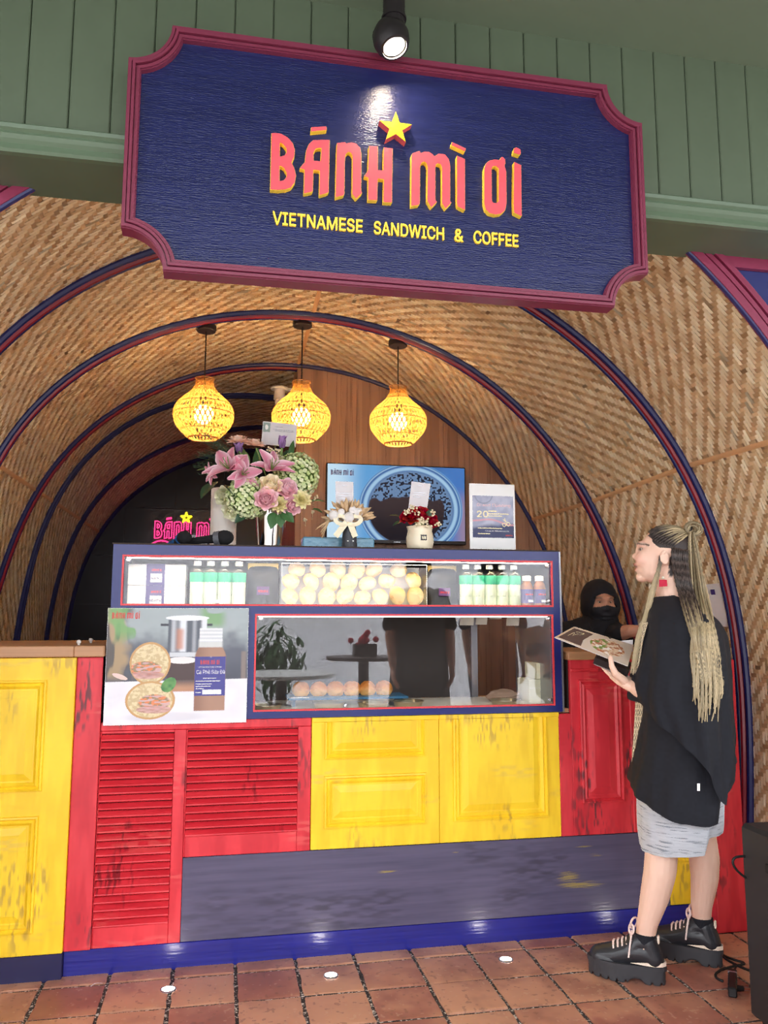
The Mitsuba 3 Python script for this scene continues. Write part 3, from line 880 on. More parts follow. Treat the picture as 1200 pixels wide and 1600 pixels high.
# black coffee pouches
mat('black_foil', lin(42, 40, 40), 0.3, metallic=0.3)
mat('gold_foil', lin(190, 160, 90), 0.3, metallic=0.8)
mat('label_purple', lin(88, 50, 104), 0.5)
for q, (a, b) in enumerate(((386, 437), (671, 718))):
    y = 0.10
    x0, x1 = at(a, 910, y)[0], at(b, 910, y)[0]
    pch = thing('coffee_pouch', ['black foil coffee pouch between the green labelled bottles and the buns', 'black foil coffee pouch to the right of the buns'][q], 'pouch', 'black coffee pouches')
    cx, hw = (x0 + x1) / 2, (x1 - x0) / 2

    def side(s):
        def fn(u, v):
            t = 0.5 * (1 - np.cos(PI * np.clip(v / 0.86, 0, 1)))
            bulge = 0.034 * (1 - v) ** 0.6 * (1 - (2 * u - 1) ** 2 * 0.8) + 0.002
            crease = 0.004 * meshkit.noise(np.stack([u * 7, v * 6, 0 * u + q + 3 * s], -1))
            x = cx + (2 * u - 1) * hw * (1 - 0.05 * np.sin(PI * v)) 
            return np.stack([x, y + 0.04 - s * (bulge + crease * (1 - v)), SH + 0.172 * v], -1)
        return grid(14, 16, fn)[0]
    put(pch, 'bag', cat_([side(1), side(-1)]), 'black_foil', smooth=True)
    put(pch, 'seal', bx(x0 + 0.002, x1 - 0.002, y + 0.035, y + 0.042, SH + 0.150, SH + 0.180, 0.002), 'gold_foil')
    put(pch, 'label', bx(cx - 0.026, cx + 0.024, y - 0.004, y - 0.001, SH + 0.050, SH + 0.084, 0.001), 'label_purple')
    put(pch, 'lettering', logo((cx - 0.021, y - 0.0042, SH + 0.060), (1, 0, 0), (0, 0, 1), 0.040, 0.0006), 'print_red')
# small brown bottles with purple labels
mat('brown_drink', lin(150, 96, 62), 0.3)
def small_bottle(px_, y, base, h, label):
    p = at(px_, 910, y)
    b = thing('coffee_bottle', label, 'bottle', 'small brown coffee bottles in the display case')
    s = h / 0.14
    bt = lathe([(0.0005, 0), (0.024, 0), (0.027, 0.004), (0.027, 0.088), (0.022, 0.104), (0.017, 0.112), (0.017, 0.118)], 18)
    bt.apply_scale(s); put(b, 'body', mv(bt, p[0], y, base), 'brown_drink', smooth=40)
    lb = lathe([(0.0274, 0.022), (0.0278, 0.023), (0.0278, 0.080), (0.0274, 0.081)], 18); lb.apply_scale(s)
    put(b, 'label', mv(lb, p[0], y, base), 'purple_sleeve', smooth=40)
    cp = lathe([(0.0005, 0.140), (0.0185, 0.139), (0.0195, 0.136), (0.0195, 0.117), (0.0005, 0.116)], 18); cp.apply_scale(s)
    put(b, 'cap', mv(cp, p[0], y, base), 'white_cap', smooth=40)
    put(b, 'lettering', logo((p[0] - 0.016 * s, y - 0.029 * s, base + 0.055 * s), (1, 0, 0), (0, 0, 1), 0.032 * s, 0.001), 'print_red')
    put(b, 'tag', bx(p[0] - 0.003, p[0] + 0.018 * s, y - 0.0285 * s, y - 0.0265 * s, base + 0.026 * s, base + 0.036 * s), 'print_white')
small_bottle(822.5, 0.075, SH, 0.137, 'small brown bottle with a purple label, next to the clear bottles in the display case')
small_bottle(842.5, 0.075, SH, 0.137, 'small brown bottle with a purple label, at the end of the upper shelf')

# bread rolls in a clear bin
def crust(p, n, uv):
    g = fbm(p.x * 40, p.y * 40, p.z * 40, 3)
    top = smoothstep(-0.6, 0.8, n.z)
    c = mix(lin(246, 228, 186), lin(236, 200, 138), top)
    return mix(c, lin(222, 172, 106), smoothstep(0.5, 0.8, g) * 0.5)


mat('crust', proc(crust), 0.5)
mat('crust_dark', proc(lambda p, n, uv: mix(mix(lin(232, 176, 100), lin(204, 126, 54), smoothstep(-0.5, 0.7, n.z)), lin(166, 92, 36), smoothstep(0.5, 0.8, fbm(p.x * 40, p.y * 40, p.z * 40, 3)) * 0.5)), 0.5)


def bun_mesh(seed, flat_=0.82):
    m = trimesh.creation.icosphere(subdivisions=3)
    v = m.vertices
    d = 1 + 0.06 * (meshkit.noise(v * 1.6 + seed * 5.1) - 0.5) * 2 + 0.02 * (meshkit.noise(v * 6 + seed) - 0.5)
    cut = np.exp(-((v[:, 0] * 0.9 + 0.3 * v[:, 1]) / 0.12) ** 2) * np.clip(v[:, 2], 0, 1) * 0.06
    v = v * (d - cut)[:, None] * [1.0, 1.0, flat_]
    v[:, 2] = np.maximum(v[:, 2], -0.62)
    m.vertices = v
    return m


BUNS = [PLY(bun_mesh(s), 'crust', smooth=True) for s in range(4)]
BUNS_D = [PLY(bun_mesh(s + 9, 0.9), 'crust_dark', smooth=True) for s in range(3)]
rows = [[(465, 889), (498, 888), (530, 889), (560, 889), (587, 889), (626, 890)],
        [(455, 908), (487, 909), (519, 909), (547, 910), (576, 912), (606, 907), (648, 907)],
        [(453, 932), (481, 932), (511, 933), (540, 931), (567, 934), (595, 932), (622, 930), (650, 931)]]
BY = 0.085
for r, row in enumerate(rows):
    for q, (a, b) in enumerate(row):
        p = at(a, b, BY)
        k = thing('bread_roll', f'golden roll in the clear bin, {ORD[q]} from the left in the {"top" if r == 0 else "middle" if r == 1 else "bottom"} row', 'bread roll', 'bread rolls in the clear bin')
        scene[k] = {**BUNS[(q + r) % 4], 'to_world': T().translate([float(p[0]), BY + 0.03 - 0.012 * (r - 1), float(p[2])]).rotate([0.3, 0.2, 1], float(70 * q + 31 * r)).rotate([1, 0, 0], 25).scale([0.0355, 0.034, 0.036])}
bin_ = thing('bread_bin', 'clear acrylic bin full of bread rolls in the display case', 'bin')
bx0, bx1 = at(440, 910, 0.03)[0], at(667, 910, 0.03)[0]
V = [(bx0, 0.032, SH), (bx1, 0.032, SH), (bx1, 0.032, SH + 0.172), (bx0, 0.032, SH + 0.172), (bx0, 0.16, SH), (bx1, 0.16, SH), (bx1, 0.16, SH + 0.172), (bx0, 0.16, SH + 0.172)]
put(bin_, 'panel', trimesh.Trimesh([V[i] for i in (0, 1, 2, 3)], [[0, 1, 2], [0, 2, 3]], process=False), 'acrylic')
put(bin_, 'panel', trimesh.Trimesh([V[i] for i in (1, 5, 6, 2)], [[0, 1, 2], [0, 2, 3]], process=False), 'acrylic')
put(bin_, 'panel', trimesh.Trimesh([V[i] for i in (0, 3, 7, 4)], [[0, 1, 2], [0, 2, 3]], process=False), 'acrylic')
mat('acrylic_edge', lin(225, 228, 226), 0.2)
for xx in (bx0, bx1):
    put(bin_, 'edge', bx(xx - 0.0012, xx + 0.0012, 0.0305, 0.033, SH, SH + 0.172), 'acrylic_edge')
put(bin_, 'edge', bx(bx0, bx1, 0.0305, 0.033, SH + 0.1715, SH + 0.174), 'acrylic_edge')
put(bin_, 'back', bx(bx0, bx1, 0.165, 0.167, SH, SH + 0.17), 'acrylic_edge')

# ------------------------------------------------------------------ lower compartment
FL = CZ0 + 0.0165
mat('tray_blue', lin(52, 110, 150), 0.3)
mat('steel', lin(200, 188, 160), 0.2, metallic=0.9)
ty = 0.27
tz = at(520, 1086, ty)[2]
tray = thing('serving_tray', 'blue tray under six bread rolls in the lower display window', 'tray')
x0, x1 = at(448, 1086, ty)[0], at(632, 1086, ty)[0]
put(tray, 'plate', bx(x0, x1, ty - 0.08, ty + 0.10, tz - 0.012, tz - 0.002, 0.003), 'tray_blue')
for a in (x0 + 0.02, x1 - 0.03):
    put(tray, 'foot', bx(a, a + 0.012, ty - 0.05, ty + 0.07, FL, tz - 0.0125), 'tray_blue')
for q, (a, b) in enumerate(((470, 1077), (498, 1076), (524, 1077), (550, 1075), (574, 1074), (600, 1073))):
    p = at(a, b, ty)
    k = thing('bread_roll', f'browned bread roll, {ORD[q]} from the left on the blue tray', 'bread roll', 'bread rolls on the blue tray')
    scene[k] = {**BUNS_D[q % 3], 'to_world': T().translate([float(p[0]), ty, tz - 0.002 + 0.0245]).rotate([0, 0, 1], 50.0 * q).scale([0.0365, 0.0365, 0.039])}
pans = ((415, 1103, 'round steel pan lid at the left end of the lower display window'), (515, 1103, 'shallow steel pan in front of the blue tray'), (583, 1099, 'shallow steel pan below the right end of the blue tray'), (640, 1103, 'shallow steel pan in the middle of the lower display window'), (790, 1102, 'shallow steel pan near the white cartons'))
for q, (a, b, lb) in enumerate(pans):
    p = at(a, 1100, 0.12)
    k = thing('steel_pan', lb, 'pan', 'shallow steel pans in the lower window')
    m = lathe([(0.0005, 0.004), (0.052, 0.004), (0.060, 0.024), (0.066, 0.025), (0.066, 0.022), (0.0615, 0.022), (0.054, 0.0005), (0.0005, 0.0005)], 28)
    put(k, None, mv(m, p[0], 0.12 + 0.03 * (q % 2), FL), 'steel', smooth=40)
hold = thing('sign_holder', 'small clear acrylic sign holder in front of the browned rolls', 'sign holder')
p0, p1 = at(449, 1105, 0.16), at(480, 1105, 0.16)
hz = at(465, 1087, 0.16)[2]
put(hold, 'sheet', trimesh.Trimesh([(p0[0], 0.05, FL + 0.001), (p1[0], 0.05, FL + 0.001), (p1[0], 0.07, hz), (p0[0], 0.07, hz)], [[0, 1, 2], [0, 2, 3]], process=False), 'acrylic')
put(hold, 'base', bx(p0[0], p1[0], 0.04, 0.09, FL, FL + 0.003), 'acrylic_edge')
put(hold, 'top_edge', bx(p0[0], p1[0], 0.069, 0.072, hz - 0.001, hz + 0.002), 'acrylic_edge')
# cartons, papers and a cloth at the right
mat('cream_box', lin(214, 212, 182), 0.6)
bxs = [((826, 866), (1060, 1096), 0.20), ((838, 866), (1034, 1059), 0.20)]
zb = FL
for q, ((a, b), (c, d), y) in enumerate(bxs):
    k = thing('takeaway_box', ['cream takeaway box at the bottom right of the lower display window', 'cream takeaway box on top of the other at the right of the lower display window'][q], 'box', 'cream boxes in the lower window')
    h = at(850, c, y)[2] - at(850, d, y)[2]
    put(k, 'body', bx(at(a, c, y)[0], at(b, c, y)[0], y, y + 0.14, zb, zb + h, 0.002), 'cream_box')
    put(k, 'flap', bx(at(a, c, y)[0] + 0.004, at(b, c, y)[0] - 0.004, y - 0.0015, y - 0.0003, zb + h * 0.62, zb + h * 0.64), 'case_white')
    zb += h + 0.001
for q, (a, b, dz) in enumerate(((719, 741, 0.058), (744, 762, 0.055), (766, 785, 0.03), (792, 812, 0.06))):
    y = 0.30
    k = thing('paper_slip', f'white paper slip, {ORD[q]} from the left of those hanging inside the lower window', 'paper', 'paper slips under the shelf')
    xa, xb = at(a, 970, y)[0], at(b, 970, y)[0]
    g, _ = grid(6, 6, lambda u, v: np.stack([xa + (xb - xa) * u, y + 0.012 * v ** 2 + 0.006 * np.sin(3 * u), MZ0 + 0.0135 - dz * v], -1))
    put(k, None, g, 'case_white', smooth=True)
mat('beige_cloth', lin(168, 140, 120), 0.9)
k = thing('cloth', 'crumpled beige cloth beside the metal post in the lower window', 'cloth')
pc = at(786, 1088, 0.28)
m = trimesh.creation.icosphere(subdivisions=3)
m.vertices = m.vertices * [0.075, 0.05, 0.03] * (1 + 0.5 * (meshkit.fbm(m.vertices * 2.2, 3)[:, None] - 0.5))
m.vertices[:, 2] = np.maximum(m.vertices[:, 2], -0.02)
m.apply_translation((pc[0], 0.28, FL + 0.0205))
put(k, None, m, 'beige_cloth', smooth=True)
# ------------------------------------------------------------------ poster board, tv, signs
def quad(x0, x1, z0, z1, y, x0b=None, x1b=None):
    """upright rectangle facing the street, with uv"""
    m = trimesh.Trimesh([(x0 if x0b is None else x0b, y, z0), (x1 if x1b is None else x1b, y, z0), (x1, y, z1), (x0, y, z1)], [[0, 1, 2], [0, 2, 3]], process=False)
    return m, np.array([[0, 0], [1, 0], [1, 1], [0, 1.0]])


def ell(u, v, cu, cv, ru, rv):
    return dr.square((u - cu) / ru) + dr.square((v - cv) / rv)


def inbox(u, v, u0, u1, v0, v1, s=0.006):
    return smoothstep(u0 - s, u0 + s, u) * (1 - smoothstep(u1 - s, u1 + s, u)) * smoothstep(v0 - s, v0 + s, v) * (1 - smoothstep(v1 - s, v1 + s, v))


def poster_tex(p, n, uv):
    u, v = uv.x, uv.y
    N = fbm(u * 9, v * 9, 1, 3)
    c = mix(lin(96, 100, 112), lin(164, 174, 176), smoothstep(0.72, 0.98, v + 0.25 * N))
    c = mix(c, lin(70, 74, 88), smoothstep(0.6, 0.4, v) * 0.6)
    leaf = smoothstep(0.26, 0.16, u + 0.12 * N) * smoothstep(0.34, 0.45, v)
    c = mix(c, mix(lin(176, 150, 112), lin(92, 84, 78), smoothstep(0.4, 0.6, noise(u * 26, v * 5, 3))), leaf * 0.9)
    c = mix(c, lin(120, 168, 104), smoothstep(0.45, 0.6, noise(u * 12, v * 9, 5)) * smoothstep(0.30, 0.18, u) * smoothstep(0.66, 0.82, v) * 0.9)
    c = mix(c, lin(120, 168, 104), smoothstep(0.5, 0.62, noise(u * 12, v * 9, 8)) * inbox(u, v, 0.66, 0.82, 0.84, 1.1, 0.04) * 0.8)
    c = mix(c, lin(150, 134, 124), inbox(u, v, 0.955, 0.99, 0.34, 0.62, 0.01) * 0.7)
    tl = 0.365 + 0.015 * u
    c = mix(c, mix(lin(236, 234, 238), lin(222, 220, 228), N), smoothstep(tl - 0.004, tl + 0.004, 0 * v + tl * 2 - v))
    c = mix(c, lin(206, 204, 212), smoothstep(1.0, 0.3, ell(u, v, 0.42, 0.06, 0.34, 0.05)) * 0.5)
    # glass of coffee, steel filter
    c = mix(c, mix(lin(78, 58, 56), lin(180, 130, 96), smoothstep(0.38, 0.30, v)), inbox(u, v, 0.425, 0.63, 0.275, 0.55) * 0.95)
    c = mix(c, lin(232, 226, 224), smoothstep(1.05, 0.95, ell(u, v, 0.53, 0.545, 0.105, 0.03)))
    st = 0.5 + 0.5 * dr.sin(u * 60 + 1.2) * dr.cos(u * 23)
    met = mix(lin(92, 98, 108), lin(222, 226, 232), smoothstep(0.2, 0.9, st))
    met = mix(met, lin(196, 132, 106), inbox(u, v, 0.485, 0.535, 0.64, 0.82, 0.02) * 0.8)
    c = mix(c, lin(60, 62, 72), inbox(u, v, 0.37, 0.74, 0.845, 0.865))
    c = mix(c, met, inbox(u, v, 0.425, 0.70, 0.62, 0.915))
    c = mix(c, lin(206, 210, 214), inbox(u, v, 0.44, 0.69, 0.575, 0.615))
    c = mix(c, lin(228, 232, 236), smoothstep(1.05, 0.95, ell(u, v, 0.56, 0.915, 0.155, 0.024)))
    # sandwich halves
    for cu, cv, ru, rv, s in ((0.305, 0.52, 0.142, 0.185, 0), (0.315, 0.205, 0.172, 0.163, 1)):
        e = ell(u + 0.012 * (N - 0.5), v, cu, cv, ru, rv)
        c = mix(c, lin(198, 156, 104), smoothstep(1.04, 0.98, e))
        crumb = mix(lin(226, 208, 166), lin(204, 182, 138), smoothstep(0.35, 0.7, fbm(u * 60, v * 60, 2 + s, 2)))
        c = mix(c, crumb, smoothstep(0.86, 0.78, e))
        band = smoothstep(1.0, 0.7, ell(u, v, cu - 0.03 + 0.06 * s, cv - 0.05 + 0.03 * s, 0.12, 0.075)) * smoothstep(0.95, 0.85, e)
        fil = mix(lin(150, 124, 96), lin(222, 130, 84), smoothstep(0.45, 0.65, noise(u * 60, v * 70, 7 + s)))
        fil = mix(fil, lin(206, 168, 168), smoothstep(0.55, 0.7, noise(u * 22, v * 80, 9 + s)))
        c = mix(c, fil, band * 0.9)
        ham = smoothstep(1.0, 0.8, ell(u, v, cu - 0.02 + 0.05 * s, cv - 0.10 + 0.02 * s, 0.13, 0.035)) * smoothstep(1.0, 0.9, e)
        c = mix(c, mix(lin(216, 172, 168), lin(180, 128, 122), noise(u * 30, v * 90, 4)), ham * 0.85)
    c = mix(c, mix(lin(58, 120, 66), lin(110, 160, 90), noise(u * 40, v * 40, 3)), smoothstep(1.05, 0.9, ell(u - 0.25 * (v - 0.34) + 0.02 * N, v, 0.455, 0.335, 0.05, 0.065)))
    c = mix(c, lin(226, 200, 190), smoothstep(1.05, 0.85, ell(u, v + 0.4 * (u - 0.1), 0.10, 0.41, 0.055, 0.022)))
    # bottle
    glass = lin(206, 208, 206)
    c = mix(c, glass, inbox(u, v, 0.645, 0.815, 0.60, 0.73, 0.01))
    c = mix(c, mix(lin(150, 112, 94), lin(172, 134, 114), smoothstep(0.62, 0.75, u)), smoothstep(0.006, -0.006, dr.abs(u - 0.732) - 0.110 + 0.035 * smoothstep(0.58, 0.70, v)) * smoothstep(0.10, 0.112, v) * smoothstep(0.665, 0.65, v))
    c = mix(c, mix(lin(56, 56, 126), lin(78, 76, 150), u), inbox(u, v, 0.622, 0.842, 0.235, 0.575, 0.003))
    cap = mix(lin(226, 228, 230), lin(206, 210, 214), smoothstep(0.3, 0.7, 0.5 + 0.5 * dr.sin(v * 190)))
    c = mix(c, cap, inbox(u, v, 0.65, 0.815, 0.705, 0.825, 0.005))
    c = mix(c, lin(240, 240, 240), inbox(u, v, 0.68, 0.815, 0.247, 0.287, 0.002))
    return c


mat('poster_print', proc(poster_tex), 0.35)
mat('white_board', lin(236, 236, 234), 0.5)
pst = thing('poster_board', 'poster of a cut sandwich and labelled coffee bottle on the front of the display case', 'poster')
PX0, PX1, PZ0, PZ1, PY = -0.424, 0.0885, 0.853, 1.277, -0.014
put(pst, 'board', bx(PX0, PX1, PY, -0.006, PZ0, PZ1), 'white_board')
m, uv = quad(PX0 + 0.001, PX1 - 0.001, PZ0 + 0.001, PZ1 - 0.001, PY - 0.0006)
put(pst, 'print', m, 'poster_print', uv=uv)
mat('ink_red', lin(206, 74, 70), 0.5)
mat('ink_white', lin(236, 234, 232), 0.5)
XX, ZZ = (1, 0, 0), (0, 0, 1)
pu = lambda u, v: (PX0 + (PX1 - PX0) * u, PY - 0.0007, PZ0 + (PZ1 - PZ0) * v)
put(pst, 'lettering', logo(pu(0.03, 0.905), XX, ZZ, 0.098, 0.0005), 'ink_red')
put(pst, 'lettering', logo(pu(0.66, 0.505), XX, ZZ, 0.070, 0.0005), 'ink_red')
put(pst, 'lettering', text_on('VIETNAMESE ICED COFFEE', 0.005, 0.0004, pu(0.645, 0.478), XX, ZZ, width=0.086), 'ink_white')
put(pst, 'lettering', text_on('C\u00e0 Ph\u00ea S\u1eefa \u0110\u00e1', 0.0145, 0.0005, pu(0.632, 0.425), XX, ZZ, width=0.104), 'ink_white')
for q, (a, w_) in enumerate(((0.385, 0.05), (0.36, 0.09), (0.335, 0.06), (0.315, 0.055), (0.295, 0.03), (0.262, 0.02))):
    o = pu(0.63 if q else 0.68, a)
    put(pst, 'text_line', bx(o[0], o[0] + w_, o[1] - 0.0004, o[1], o[2], o[2] + 0.0025), 'ink_white')
put(pst, 'star', flat(affinity.scale(affinity.translate(STAR, -_starc[0], -_starc[1]), 0.06, 0.06), pu(0.735, 0.56), XX, ZZ, 0.0005), 'ink_white')


# television
def tv_tex(p, n, uv):
    X, Y = uv.x * 788.0, (1 - uv.y) * 452.0
    dx, dy = X - 473.0, (Y - 262.0) * 1.06
    r = dr.sqrt(dx * dx + dy * dy)
    c = mix(lin(196, 226, 246), lin(96, 160, 214), smoothstep(30, 230, X))
    c = mix(c, lin(60, 84, 128), smoothstep(250, 420, X) * smoothstep(90, 0, Y) * 0.8)
    c = mix(c, mix(lin(70, 120, 190), lin(150, 130, 160), smoothstep(690, 790, X) * smoothstep(100, 260, Y)), smoothstep(520, 740, X))
    c = mix(c, lin(120, 176, 226), smoothstep(306, 296, r) * 0.8)
    ringc = mix(lin(64, 104, 160), lin(176, 214, 240), smoothstep(18, 4, dr.abs(r - 262)) * 0.8 + smoothstep(7, 1, dr.abs(r - 289)) * 0.6)
    c = mix(c, ringc, smoothstep(302, 292, r))
    c = mix(c, lin(104, 134, 172), smoothstep(250, 240, r))
    sp = noise(X * 0.11, Y * 0.11, 3)
    c = mix(c, lin(30, 36, 52), smoothstep(0.55, 0.62, sp) * smoothstep(240, 232, r))
    edge = Y - (170 + 30 * noise(X * 0.03, 1, 5) + dr.select(X < 473, dr.abs(X - 473) * 0.12, dr.abs(X - 473) * 0.1))
    inner_ = smoothstep(224, 214, dr.sqrt(dr.square(dx + 24) + dr.square(dy - 8)))
    cof = mix(lin(58, 46, 50), lin(26, 22, 32), smoothstep(200, 420, Y))
    c = mix(c, cof, smoothstep(-4, 8, edge) * inner_)
    return c * TVL


TVL = 0.040
tv = thing('television', 'wide flat television showing a blue coffee picture on the timber wall', 'television')
a, b = at(512, 724, 1.62), at(727, 846, 1.62)
put(tv, 'case', bx(a[0] - 0.006, b[0] + 0.006, 1.622, 1.668, b[2] - 0.022, a[2] + 0.006, 0.003), 'black_metal')
m, uv = quad(a[0], b[0], b[2], a[2], 1.6215)
d_ = PLY(m, uv=uv)
d_['emitter'] = {'type': 'area', 'radiance': proc(tv_tex)}
d_['bsdf'] = {'type': 'diffuse', 'reflectance': {'type': 'rgb', 'value': [0.02, 0.02, 0.02]}}
put(tv, 'screen', d_, None)
lg = logo((at(517, 742, 1.62)[0], 1.6205, at(517, 742, 1.62)[2]), XX, ZZ, 0.139, 0.0004)
put(tv, 'lettering', lg, 'purple_sleeve')
put(tv, 'badge', bx((a[0] + b[0]) / 2 - 0.02, (a[0] + b[0]) / 2 + 0.02, 1.6205, 1.622, b[2] - 0.014, b[2] - 0.010), 'alu')
put(tv, 'bracket', bx((a[0] + b[0]) / 2 - 0.15, (a[0] + b[0]) / 2 + 0.15, 1.668, WY - 0.001, b[2] + 0.1, a[2] - 0.1), 'black_metal')

# neon sign on the end wall
def neon(mesh, rgb):
    return emit(mesh, rgb)


NEON_P, NEON_Y = (0.075, 0.002, 0.014), (0.085, 0.065, 0.001)
ny = 3.98
ns = thing('neon_sign', 'pink neon lettering with a yellow star on the black end wall', 'neon sign')
n0, n1 = at(241, 842, ny), at(361, 842, ny)
put(ns, 'backing', bx(n0[0] - 0.06, n1[0] + 0.05, 4.02, 4.03, n0[2] - 0.12, n0[2] + 0.26), 'acrylic')
for g in logo_shapes(n1[0] - n0[0], False):
    ring = g.buffer(0.004).difference(g.buffer(-0.006))
    put(ns, 'letter', neon(flat(ring, (n0[0], ny + 0.01, n0[2]), XX, ZZ, 0.012), NEON_P), None)
sc_ = at(291, 809, ny)
st_ = affinity.scale(affinity.translate(STAR, -_starc[0], -_starc[1]), 0.92, 0.92, origin=(0, 0))
put(ns, 'star', neon(flat(st_.buffer(0.008).difference(st_.buffer(-0.009)), (sc_[0], ny + 0.01, sc_[2]), XX, ZZ, 0.012), NEON_Y), None)
cc_ = at(252, 862, ny)
th_ = np.linspace(math.radians(15), math.radians(165), 30)
R_ = 0.115
put(ns, 'arc', neon(tube(np.stack([cc_[0] + R_ * np.cos(th_), 0 * th_ + ny, cc_[2] + R_ * np.sin(th_) - 0.02], 1), 0.008, 8), NEON_P), None)

# ------------------------------------------------------------------ pendant lamps
scene['m_cane'] = {'type': 'principledthin', 'base_color': {'type': 'rgb', 'value': list(lin(196, 142, 72))}, 'roughness': 0.6, 'diff_trans': 0.9}
mat('cane_ring', lin(176, 118, 64), 0.6)
SHP = CubicSpline([0, 0.013, 0.0435, 0.074, 0.109, 0.139, 0.174, 0.20, 0.235, 0.261, 0.291, 0.3045], [0.072, 0.087, 0.117, 0.139, 0.149, 0.149, 0.135, 0.113, 0.074, 0.054, 0.0435, 0.0435])


def shade_mesh():
    ms = []
    nst = 38
    z = np.linspace(0.002, 0.303, 30)
    r = SHP(z)
    for fam in (1, -1):
        for k in range(nst):
            ph = 2 * PI * k / nst + fam * 3.4 * (z - 0.002)
            wd = 0.40 * PI / nst
            off = 0.0012 * fam * np.where((np.arange(30) + k) % 2 == 0, 1, -1)
            A = np.stack([(r + off) * np.cos(ph - wd), (r + off) * np.sin(ph - wd), z], 1)
            B = np.stack([(r + off) * np.cos(ph + wd), (r + off) * np.sin(ph + wd), z], 1)
            v = np.concatenate([A, B])
            i = np.arange(29)
            f = np.concatenate([np.stack([i, i + 30, i + 31], 1), np.stack([i, i + 31, i + 1], 1)])
            ms.append(trimesh.Trimesh(v, f, process=False))
    return cat_(ms)


def hoop(r, z, w):
    a = np.linspace(0, 2 * PI, 41)
    return tube(np.stack([r * np.cos(a), r * np.sin(a), 0 * a + z], 1), w, 6, cap=False)


SHADE = PLY(shade_mesh(), 'cane')
RINGS = PLY(cat_([hoop(0.0725, 0.002, 0.004), hoop(0.149, 0.124, 0.0022), hoop(0.1125, 0.04, 0.002), hoop(0.136, 0.172, 0.002)]), 'cane_ring', smooth=True)
TOPR = PLY(hoop(0.046, 0.309, 0.0028), 'cane_ring', smooth=True)
LY_ = 0.885
lamp_l = ['woven bamboo pendant lamp hanging over the tall flowers, farthest from the television', 'woven bamboo pendant lamp partly behind the white card, between the other two', 'woven bamboo pendant lamp hanging above the television']
for q, (cxp, cyp, bxp, byp) in enumerate(((318, 522, 317, 687), (472, 511, 470, 690), (622, 541, 622, 696))):
    t = thing('pendant_lamp', lamp_l[q], 'lamp', 'bamboo pendant lamps')
    bt = at(bxp, byp, LY_)
    x = bt[0]
    thc = math.acos((x - VX) / 1.98)
    zc = VZ + float(vault_r(thc, LY_)) * math.sin(thc) - 0.02
    zb_ = bt[2] + 0.004
    put(t, 'canopy', lathe([(0.0005, 0.034), (0.048, 0.034), (0.05, 0.03), (0.05, 0.004), (0.046, 0.0), (0.0005, 0.0)], 28, (x, LY_, zc - 0.03)), 'black_metal', smooth=35)
    put(t, 'cord', tube([(x, LY_, zc - 0.02), (x, LY_, zb_ + 0.205)], 0.0035, 8), 'black_metal')
    tw = T().translate([float(x), LY_, float(zb_)])
    sh = put(t, 'shade', {**SHADE, 'to_world': tw}, None)
    put(sh, 'hoops', {**RINGS, 'to_world': tw}, None)
    put(sh, 'top_ring', {**TOPR, 'to_world': tw}, None)
    put(t, 'socket', lathe([(0.0005, 0.215), (0.02, 0.214), (0.022, 0.165), (0.0005, 0.164)], 16, (x, LY_, zb_)), 'black_metal', smooth=35)
    put(t, 'bulb', emit(ball((x, LY_, zb_ + 0.125), 0.048, 3), (4.0, 3.1, 1.75), smooth=True), None)

# ------------------------------------------------------------------ things on the case top
TZ = CZ1 + 0.0055
mat('foam', lin(24, 23, 25), 0.95)
mat('mic_blue', lin(40, 104, 170), 0.5)
mat('mic_grey', lin(92, 94, 100), 0.5)
my = 0.06
for q, (a, b, r_, dx_, dy_, colr, lb) in enumerate(((288, 841, 0.029, -0.35, 0.9, 'mic_blue', 'black foam headed microphone with a blue collar lying on the display case'), (351, 839, 0.032, -0.93, 0.25, 'mic_grey', 'black foam headed microphone with a grey collar lying by the beige column'))):
    p = at(a, b, my)
    p = np.array([p[0], my, TZ + r_ * 0.97 + 0.001])
    t = thing('microphone', lb, 'microphone')
    put(t, 'foam_head', ball(p, r_, 3, (1.12 if q else 1.0, 1, 0.92)), 'foam', smooth=True)
    d = np.array([dx_, dy_, -0.11]); d /= np.linalg.norm(d)
    e = p + d * 0.20; e[2] = TZ + 0.0125
    d = (e - p) / np.linalg.norm(e - p)
    put(t, 'collar', tube([p + d * r_ * 0.55, p + d * r_ * 1.25], [r_ * 0.93, r_ * 0.86], 20), colr, smooth=40)
    put(t, 'handle', tube([p + d * r_ * 1.2, p + d * 0.09, e], [0.018, 0.015, 0.0118], 14), 'foam' if q else 'mic_blue', smooth=40)
mat('beige_tube', lin(240, 232, 222), 0.6)
col = thing('round_column', 'plain beige cylindrical column standing behind the microphones', 'column')
c0, c1 = at(329, 800, 0.32)[0], at(370, 800, 0.32)[0]
ct = at(350, 764, 0.32)[2]
put(col, 'body', lathe([(0.0005, 0.0), ((c1 - c0) / 2, 0.0), ((c1 - c0) / 2, ct - TZ - 0.004), ((c1 - c0) / 2 - 0.004, ct - TZ), (0.0005, ct - TZ)], 40, ((c0 + c1) / 2, 0.32, TZ)), 'beige_tube', smooth=35)
# blue glass dish
mat('blue_glass', proc(lambda p, n, uv: mix(lin(58, 122, 158), lin(140, 186, 204), fbm(p.x * 60, p.y * 60, p.z * 120, 3))), 0.2)
dish = thing('glass_dish', 'low blue mottled glass block behind the dark vase of dried flowers', 'dish')
put(dish, None, bx(at(472, 848, 0.16)[0], at(584, 848, 0.16)[0], 0.14, 0.22, TZ, at(520, 840, 0.16)[2], 0.006), 'blue_glass')
